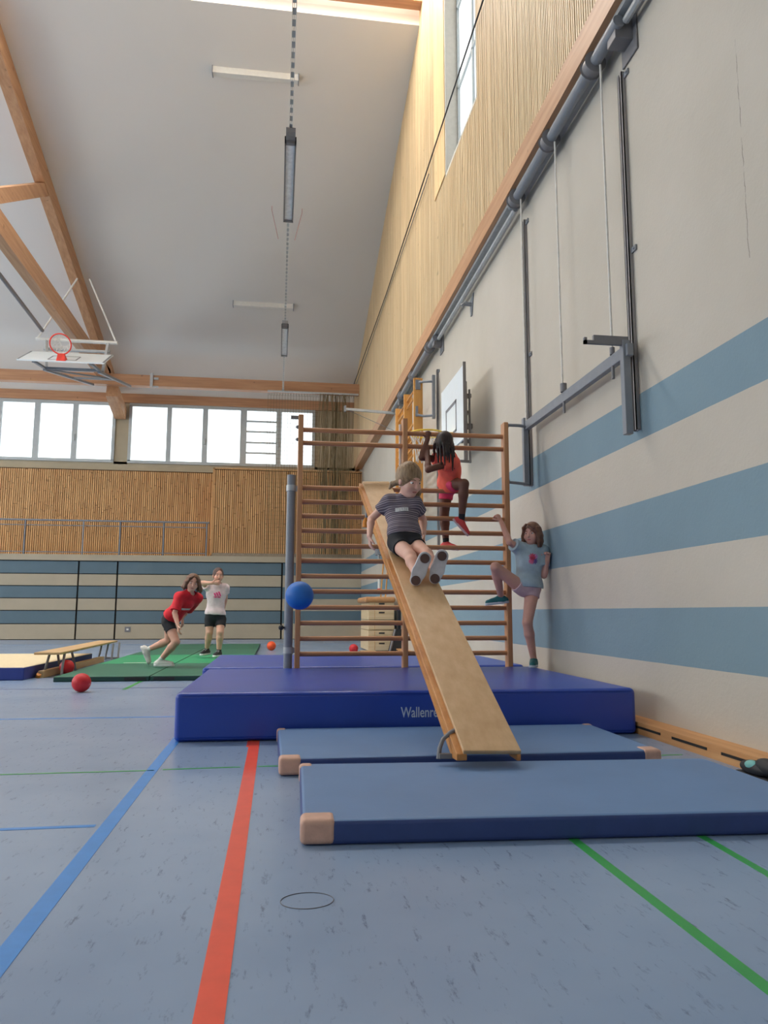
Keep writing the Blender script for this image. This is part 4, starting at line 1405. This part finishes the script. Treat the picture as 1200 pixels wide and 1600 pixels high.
# ---- girl sitting on the slide board
up_axis = U(np.array((0.934,5.57,1.674)) - np.array((0.929,5.46,1.319)))
t = NT('striped_grey_jersey')
p = t.pos()
dn = t.dot(p, tuple(up_axis))
w = t.math('ADD', t.math('MULTIPLY', dn, 62.0), t.math('MULTIPLY', t.noise(p, 9, 2), .6))
s1 = t.math('FRACT', w)
s2 = t.math('FRACT', t.math('MULTIPLY', w, 0.37))
c1 = t.ramp(s1, [(0.0, rgb(96, 88, 98)), (0.40, rgb(104, 94, 104)), (0.55, rgb(176, 166, 170)), (0.72, rgb(170, 158, 164)), (0.85, rgb(88, 82, 94))])
c2 = t.mix(t.math('MULTIPLY', t.math('GREATER_THAN', s2, .6), .45), c1, rgb(84, 76, 92))
t.base(c2)
t.set(.85, 0, .2)
M['striped'] = t.m
M['fair_hair'] = hair_mat('light_brown_hair', rgb(104, 80, 56), rgb(172, 142, 108))
JA = dict(base=(0.938,5.513,1.247), pelvis=(0.923,5.45,1.318), chest=(0.919,5.54,1.533), neck=(0.926,5.55,1.661), head=(0.966,5.47,1.781),
          F=(.48, -.76, -.44), Up=(.08, -.3, 1), facing=(.1, -1, 0),
          sh_a=(0.824,5.56,1.626), sh_b=(1.018,5.52,1.61), el_a=(0.701,5.66,1.505), el_b=(1.107,5.68,1.51), wr_a=(0.673,5.54,1.36), wr_b=(1.096,5.6,1.393),
          hand_a=((.12, .05, -1), (1, .1, .15), .45, 1), hand_b=((.0, .1, -1), (-1, 0, 0), .5, -1),
          hip_a=(0.869,5.44,1.297), hip_b=(0.983,5.44,1.303), kn_a=(0.919,5.19,1.19), kn_b=(1.04,5.2,1.206), an_a=(0.935,5.03,1.048), an_b=(1.065,5.04,1.063),
          toe_a=(.38, -.06, .92), toe_b=(.30, -.06, .95), up_a=(.08, .98, .1), up_b=(.08, .98, .1))
pa, sa_, fa = person('girl in grey striped shirt and black shorts sliding down the wooden board', JA, .91, 1.13, M['skin_fair'], .0045,
    dict(mat=M['fair_hair'], line=.044, thick=.013, low=.045, rough=.0015, strands=[
        ([(.07, -.03, -.03), (.086, -.06, -.05), (.092, -.07, -.085)], [.020, .018, .008], False),
        ([(-.066, .0, -.03), (-.082, .02, -.08), (-.080, .035, -.13), (-.078, .04, -.17)], [.016, .019, .016, .007], False)]),
    dict(mat=M['striped'], hem=.045, sleeve=.5), dict(mat=M['black_cloth'], len=.36),
    dict(mat=plain('white_red_mesh', rgb(214, 196, 196), .6), sole=plain('grey_tread_sole', rgb(196, 194, 198), .6), tread=plain('brown_tread', rgb(92, 68, 62), .7), lace=plain('red_trim', rgb(190, 50, 66), .6), size=1.04, wide=1.34))
def glyphs(u, v):
    if not (-.048 < u < .048 and -.015 < v < .015):
        return False
    return True
decal(sa_, fa, -.06, .06, -.04, .03, lambda u, v: -.05 < u < .05 and -.012 < v + .004 < .018, plain('white_print', rgb(206, 208, 208), .7))
decal(sa_, fa, -.06, .06, -.04, .03, lambda u, v: -.044 < u < .044 and -.009 < v + .004 < .015 and ((u * 190) % 3) < 1.1 and ((v * 130 + u * 60) % 1.6) > .35, plain('grey_print', rgb(118, 114, 122), .7), step=.0028)

# ---- girl climbing through the bars
M['orange_shirt'] = plain('coral_orange_jersey', rgb(246, 104, 82), .75, bump=.15, bscale=200)
M['pink_shorts'] = plain('hot_pink_shorts', rgb(226, 62, 104), .7)
M['dark_hair'] = hair_mat('dark_braids', rgb(26, 20, 19), rgb(62, 46, 42))
JB = dict(base=(1.608,7.1,1.319), pelvis=(1.647,7.1,2.039), chest=(1.618,6.97,2.191), neck=(1.602,6.92,2.293), head=(1.537,6.85,2.382),
          F=(-.42, -.40, -.82), Up=(-.15, -.75, .6), facing=(-.75, -.5, -.3),
          sh_a=(1.624,6.86,2.213), sh_b=(1.555,7.02,2.268), el_a=(1.377,6.8,2.121), el_b=(1.351,6.98,2.273), wr_a=(1.404,6.96,2.32), wr_b=(1.417,7.02,2.466),
          hand_a=((.05, .45, 1), (.2, .9, -.5), 1.3, 1), hand_b=((.15, .15, 1), (.1, 1, -.2), 1.3, 1),
          hip_a=(1.653,7.02,2.026), hip_b=(1.634,7.16,2.004), kn_a=(1.724,6.82,2), kn_b=(1.609,7.17,1.751), an_a=(1.715,6.9,1.664), an_b=(1.623,7.16,1.467),
          toe_a=(.55, -.35, -.75), toe_b=(.62, -.75, -.12), up_a=(.3, -.1, 1), up_b=(0, 0, 1))
braids = []
rb_ = random.Random(3)
for k in range(15):
    a = -1.9 + k * .27
    sx, fy = math.sin(a) * .075, -math.cos(a) * .085
    fx = .25
    top = np.array(JB['head'])
    base_ = (sx, fy + .02, .05 - .02 * abs(math.sin(a)))
    braids.append(([base_, (sx * 1.18, fy * 1.1, -.02), (sx * 1.2 + rb_.uniform(-.01, .01), fy * 1.1, -.09), (sx * 1.15, fy + rb_.uniform(-.01, .02), -.14)], [.013, .012, .011, .007], False))
hdb = np.array(JB['head'])
for dx, dy, L in ((-.045, -.06, .19), (-.02, -.09, .20), (.02, -.085, .17), (.055, -.05, .24), (.075, -.02, .22), (.085, .03, .17), (.0, -.095, .15), (-.06, -.01, .2), (.07, .0, .14)):
    p0 = hdb + np.array((dx * .8, dy * .9, .05))
    braids.append(([p0, p0 + np.array((dx * .25, -.01, -.07)), p0 + np.array((dx * .35 + .01, -.012, -.07 - L * .5)), p0 + np.array((dx * .3 + .015, .0, -.07 - L))], [.014, .013, .012, .006], True))
pb, sb_, fb = person('girl in coral orange shirt climbing through the bars beside the slide', JB, .97, 1.0, M['skin_deep'], .0045,
    dict(mat=M['dark_hair'], line=.05, thick=.014, low=.07, rough=.001, k=.006, strands=braids, lips=M['lips_dark']),
    dict(mat=M['orange_shirt'], hem=-.025, sleeve=.42, ease=.018), dict(mat=M['pink_shorts'], len=.42),
    dict(mat=plain('coral_red_mesh', rgb(208, 66, 66), .6), sole=plain('pale_pink_sole', rgb(206, 176, 178), .6), sock=M['black_cloth'], sock_len=.085, size=.98))

# ---- girl leaning against the wall
M['blue_shirt'] = plain('pale_blue_jersey', rgb(170, 190, 200), .8, bump=.15, bscale=200)
M['pale_shorts'] = plain('pale_pink_shorts', rgb(206, 176, 180), .8)
M['brown_hair'] = hair_mat('brown_hair', rgb(88, 60, 48), rgb(142, 100, 78))
JC = dict(base=(2.403,6.9,0.303), pelvis=(2.346,6.88,1.053), chest=(2.371,6.88,1.301), neck=(2.403,6.89,1.43), head=(2.389,6.86,1.543),
          F=(-.66, -.74, -.06), Up=(.0, 0, 1), facing=(-.3, -1, 0),
          sh_a=(2.272,6.88,1.403), sh_b=(2.499,6.88,1.375), el_a=(2.154,6.82,1.456), el_b=(2.491,6.84,1.148), wr_a=(2.12,6.96,1.666), wr_b=(2.512,6.8,1.279),
          hand_a=((-.35, .4, .9), (-.3, .9, -.3), 1.2, 1), hand_b=((.12, .05, 1), (-.5, -.8, 0), 1.6, -1),
          hip_a=(2.288,6.86,1.022), hip_b=(2.389,6.88,1.011), kn_a=(2.008,6.8,1.219), kn_b=(2.304,6.8,0.707), an_a=(2.118,7,0.946), an_b=(2.385,6.88,0.363),
          toe_a=(-1, .05, -.12), toe_b=(-.40, -.9, 0), up_a=(0, 0, 1), up_b=(0, 0, 1))
bob = []
for k in range(15):
    a = 1.15 + k * .285
    sx, fy = math.sin(a) * .078, math.cos(a) * .088 - .008
    bob.append(([(sx * .9, fy * .9, .05), (sx * 1.05, fy * 1.05, -.02), (sx * 1.08, fy * 1.05, -.075), (sx * 1.02, fy * .98, -.125)], [.018, .019, .018, .010], False))
pc, sc_, fc = person('girl in pale blue shirt leaning on the wall with one foot on a rung', JC, .98, 1.0, M['skin_warm'], .0045,
    dict(mat=M['brown_hair'], line=.046, thick=.013, low=.08, rough=.0015, strands=bob + [([(-.01, .085, .085), (-.05, .07, .055), (-.07, .045, .0)], [.012, .013, .009], False), ([(.02, .085, .085), (.055, .07, .055), (.072, .045, .0)], [.012, .013, .009], False)]),
    dict(mat=M['blue_shirt'], hem=-.02, sleeve=.62, ease=.02, tilt=(.10, 0, 0)), dict(mat=M['pale_shorts'], len=.22),
    dict(mat=plain('teal_mesh', rgb(30, 104, 110), .6), sole=plain('pale_grey_sole', rgb(196, 204, 212), .6), size=1.02))
def blob3(cx, cy, r):
    return lambda u, v: (u - cx) ** 2 + (v - cy) ** 2 < (r * (1 + .25 * math.sin(9 * math.atan2(v - cy, u - cx)))) ** 2
for b3, cc in (((-.012, .012, .030), rgb(236, 92, 120)), ((.016, .018, .024), rgb(206, 150, 206)), ((.014, -.022, .026), rgb(122, 96, 160)), ((-.016, -.03, .024), rgb(232, 120, 160)), ((-.018, .0, .012), rgb(240, 84, 84))):
    decal(sc_, fc, -.07, .07, -.08, .07, blob3(*b3), plain('print_ink', cc, .8))

# ---- running girl in red
M['red_shirt'] = plain('red_jersey', rgb(212, 28, 44), .75, bump=.15, bscale=200)
M['wavy_hair'] = hair_mat('wavy_brown_hair', rgb(84, 58, 46), rgb(140, 102, 78))
JD = dict(base=(-1.533,10.63,0.06), pelvis=(-1.447,10.74,0.697), chest=(-1.258,10.66,0.924), neck=(-1.163,10.6,1.062), head=(-1.134,10.53,1.19),
          F=(.22, -.95, -.12), Up=(.22, -.1, 1), facing=(.55, -.75, -.4),
          sh_a=(-1.306,10.54,0.999), sh_b=(-1.078,10.72,0.986), el_a=(-1.346,10.46,0.785), el_b=(-1.248,10.98,0.811), wr_a=(-1.289,10.38,0.625), wr_b=(-1.311,10.95,0.713),
          hand_a=((.15, -.1, -1), (.9, .3, 0), .5, 1), hand_b=((.2, 0, -1), (-.9, .3, 0), .5, 1),
          hip_a=(-1.451,10.66,0.647), hip_b=(-1.449,10.83,0.644), kn_a=(-1.326,10.54,0.402), kn_b=(-1.47,10.86,0.408), an_a=(-1.541,10.66,0.151), an_b=(-1.761,11,0.281),
          toe_a=(1, -.15, 0), toe_b=(.42, -.1, -.9), up_a=(0, 0, 1), up_b=(.85, 0, .5))
wav = []
rw = random.Random(5)
for k in range(16):
    a = 1.05 + k * .28
    sx, fy = math.sin(a) * .078, math.cos(a) * .088 - .008
    fl = 1.0 + (.45 if sx < 0 else .15)
    wav.append(([(sx * .9, fy * .9, .05), (sx * 1.12, fy * 1.08, .0), (sx * fl * 1.05, fy * 1.08, -.05), (sx * fl * (1.15 + rw.uniform(-.1, .15)), fy * 1.1, -.085 + rw.uniform(-.02, .02))], [.019, .02, .018, .010], False))
pd_, sd_, fd_ = person('girl in red shirt and black shorts running across the green mats', JD, 1.10, 1.12, M['skin_rosy'], .0055,
    dict(mat=M['wavy_hair'], line=.044, thick=.013, low=.07, rough=.004, strands=wav + [([(-.01, .085, .085), (-.05, .07, .055), (-.07, .045, .0)], [.012, .013, .009], False), ([(.02, .085, .085), (.055, .07, .055), (.072, .045, .0)], [.012, .013, .009], False)]),
    dict(mat=M['red_shirt'], hem=.035, sleeve=.85, ease=.02), dict(mat=M['black_cloth'], len=.42),
    dict(mat=plain('white_trainer', rgb(222, 220, 214), .6), sole=M['white_sole'], sock=plain('white_sock', rgb(226, 224, 220), .85), sock_len=.10, lace=M['dark_steel'], size=1.08))
decal(sd_, fd_, -.1, .1, -.09, .09, lambda u, v: -.075 < u < .075 and abs(v + .03) < .016 and ((u * 60) % 1) > .12, plain('white_print', rgb(226, 214, 214), .7), tilt=.25)

# ---- standing girl in white
M['white_shirt'] = plain('white_pink_jersey', rgb(226, 208, 210), .8, bump=.15, bscale=200)
M['tied_hair'] = hair_mat('dark_brown_tied_hair', rgb(62, 44, 40), rgb(106, 78, 68))
JE = dict(base=(-1.026,12.74,0.06), pelvis=(-0.997,12.76,0.741), chest=(-0.987,12.76,1.086), neck=(-0.971,12.76,1.254), head=(-0.961,12.7,1.399),
          F=(.25, -.96, -.1), Up=(.03, 0, 1), facing=(.1, -1, 0),
          sh_a=(-1.123,12.74,1.21), sh_b=(-0.846,12.78,1.192), el_a=(-1.215,12.6,1.268), el_b=(-0.846,12.86,1.015), wr_a=(-1.043,12.5,1.265), wr_b=(-0.877,12.92,0.857),
          hand_a=((1, -.05, .02), (.1, .9, .1), .6, 1), hand_b=((-.1, .1, -1), (-.9, 0, 0), .5, -1),
          hip_a=(-1.077,12.76,0.678), hip_b=(-0.902,12.76,0.679), kn_a=(-1.077,12.72,0.462), kn_b=(-0.898,12.64,0.474), an_a=(-1.121,12.85,0.188), an_b=(-0.911,12.66,0.166),
          toe_a=(-.35, -.9, -.05), toe_b=(-.28, -.95, 0), up_a=(0, 0, 1), up_b=(0, 0, 1))
pe, se_, fe = person('girl in white shirt with pink print holding one hand to her mouth', JE, 1.2, 1.12, M['skin_rosy'], .0055,
    dict(mat=M['tied_hair'], line=.048, thick=.010, low=.06, rough=.001, strands=[([(0, -.09, .02), (.0, -.125, -.01), (.0, -.13, -.09)], [.028, .026, .010], False)]),
    dict(mat=M['white_shirt'], hem=.015, sleeve=.45, ease=.018), dict(mat=M['black_cloth'], len=.55),
    dict(mat=plain('black_trainer', rgb(34, 34, 38), .6), sole=M['white_sole'], sock=M['black_cloth'], sock_len=.03, lace=M['white_sole'], size=1.02))
def bars3(u, v):
    if abs(v + .042) < .010 and abs(u - .01) < .058:
        return ((u * 90) % 1) > .2
    for c_ in (-.03, .01, .05):
        if abs((u - c_) - (v - 0) * -.5) < .014 and -.025 < v < .02 + (c_ + .03) * .35:
            return True
    return False
decal(se_, fe, -.1, .1, -.08, .08, bars3, plain('pink_print', rgb(232, 60, 132), .7))
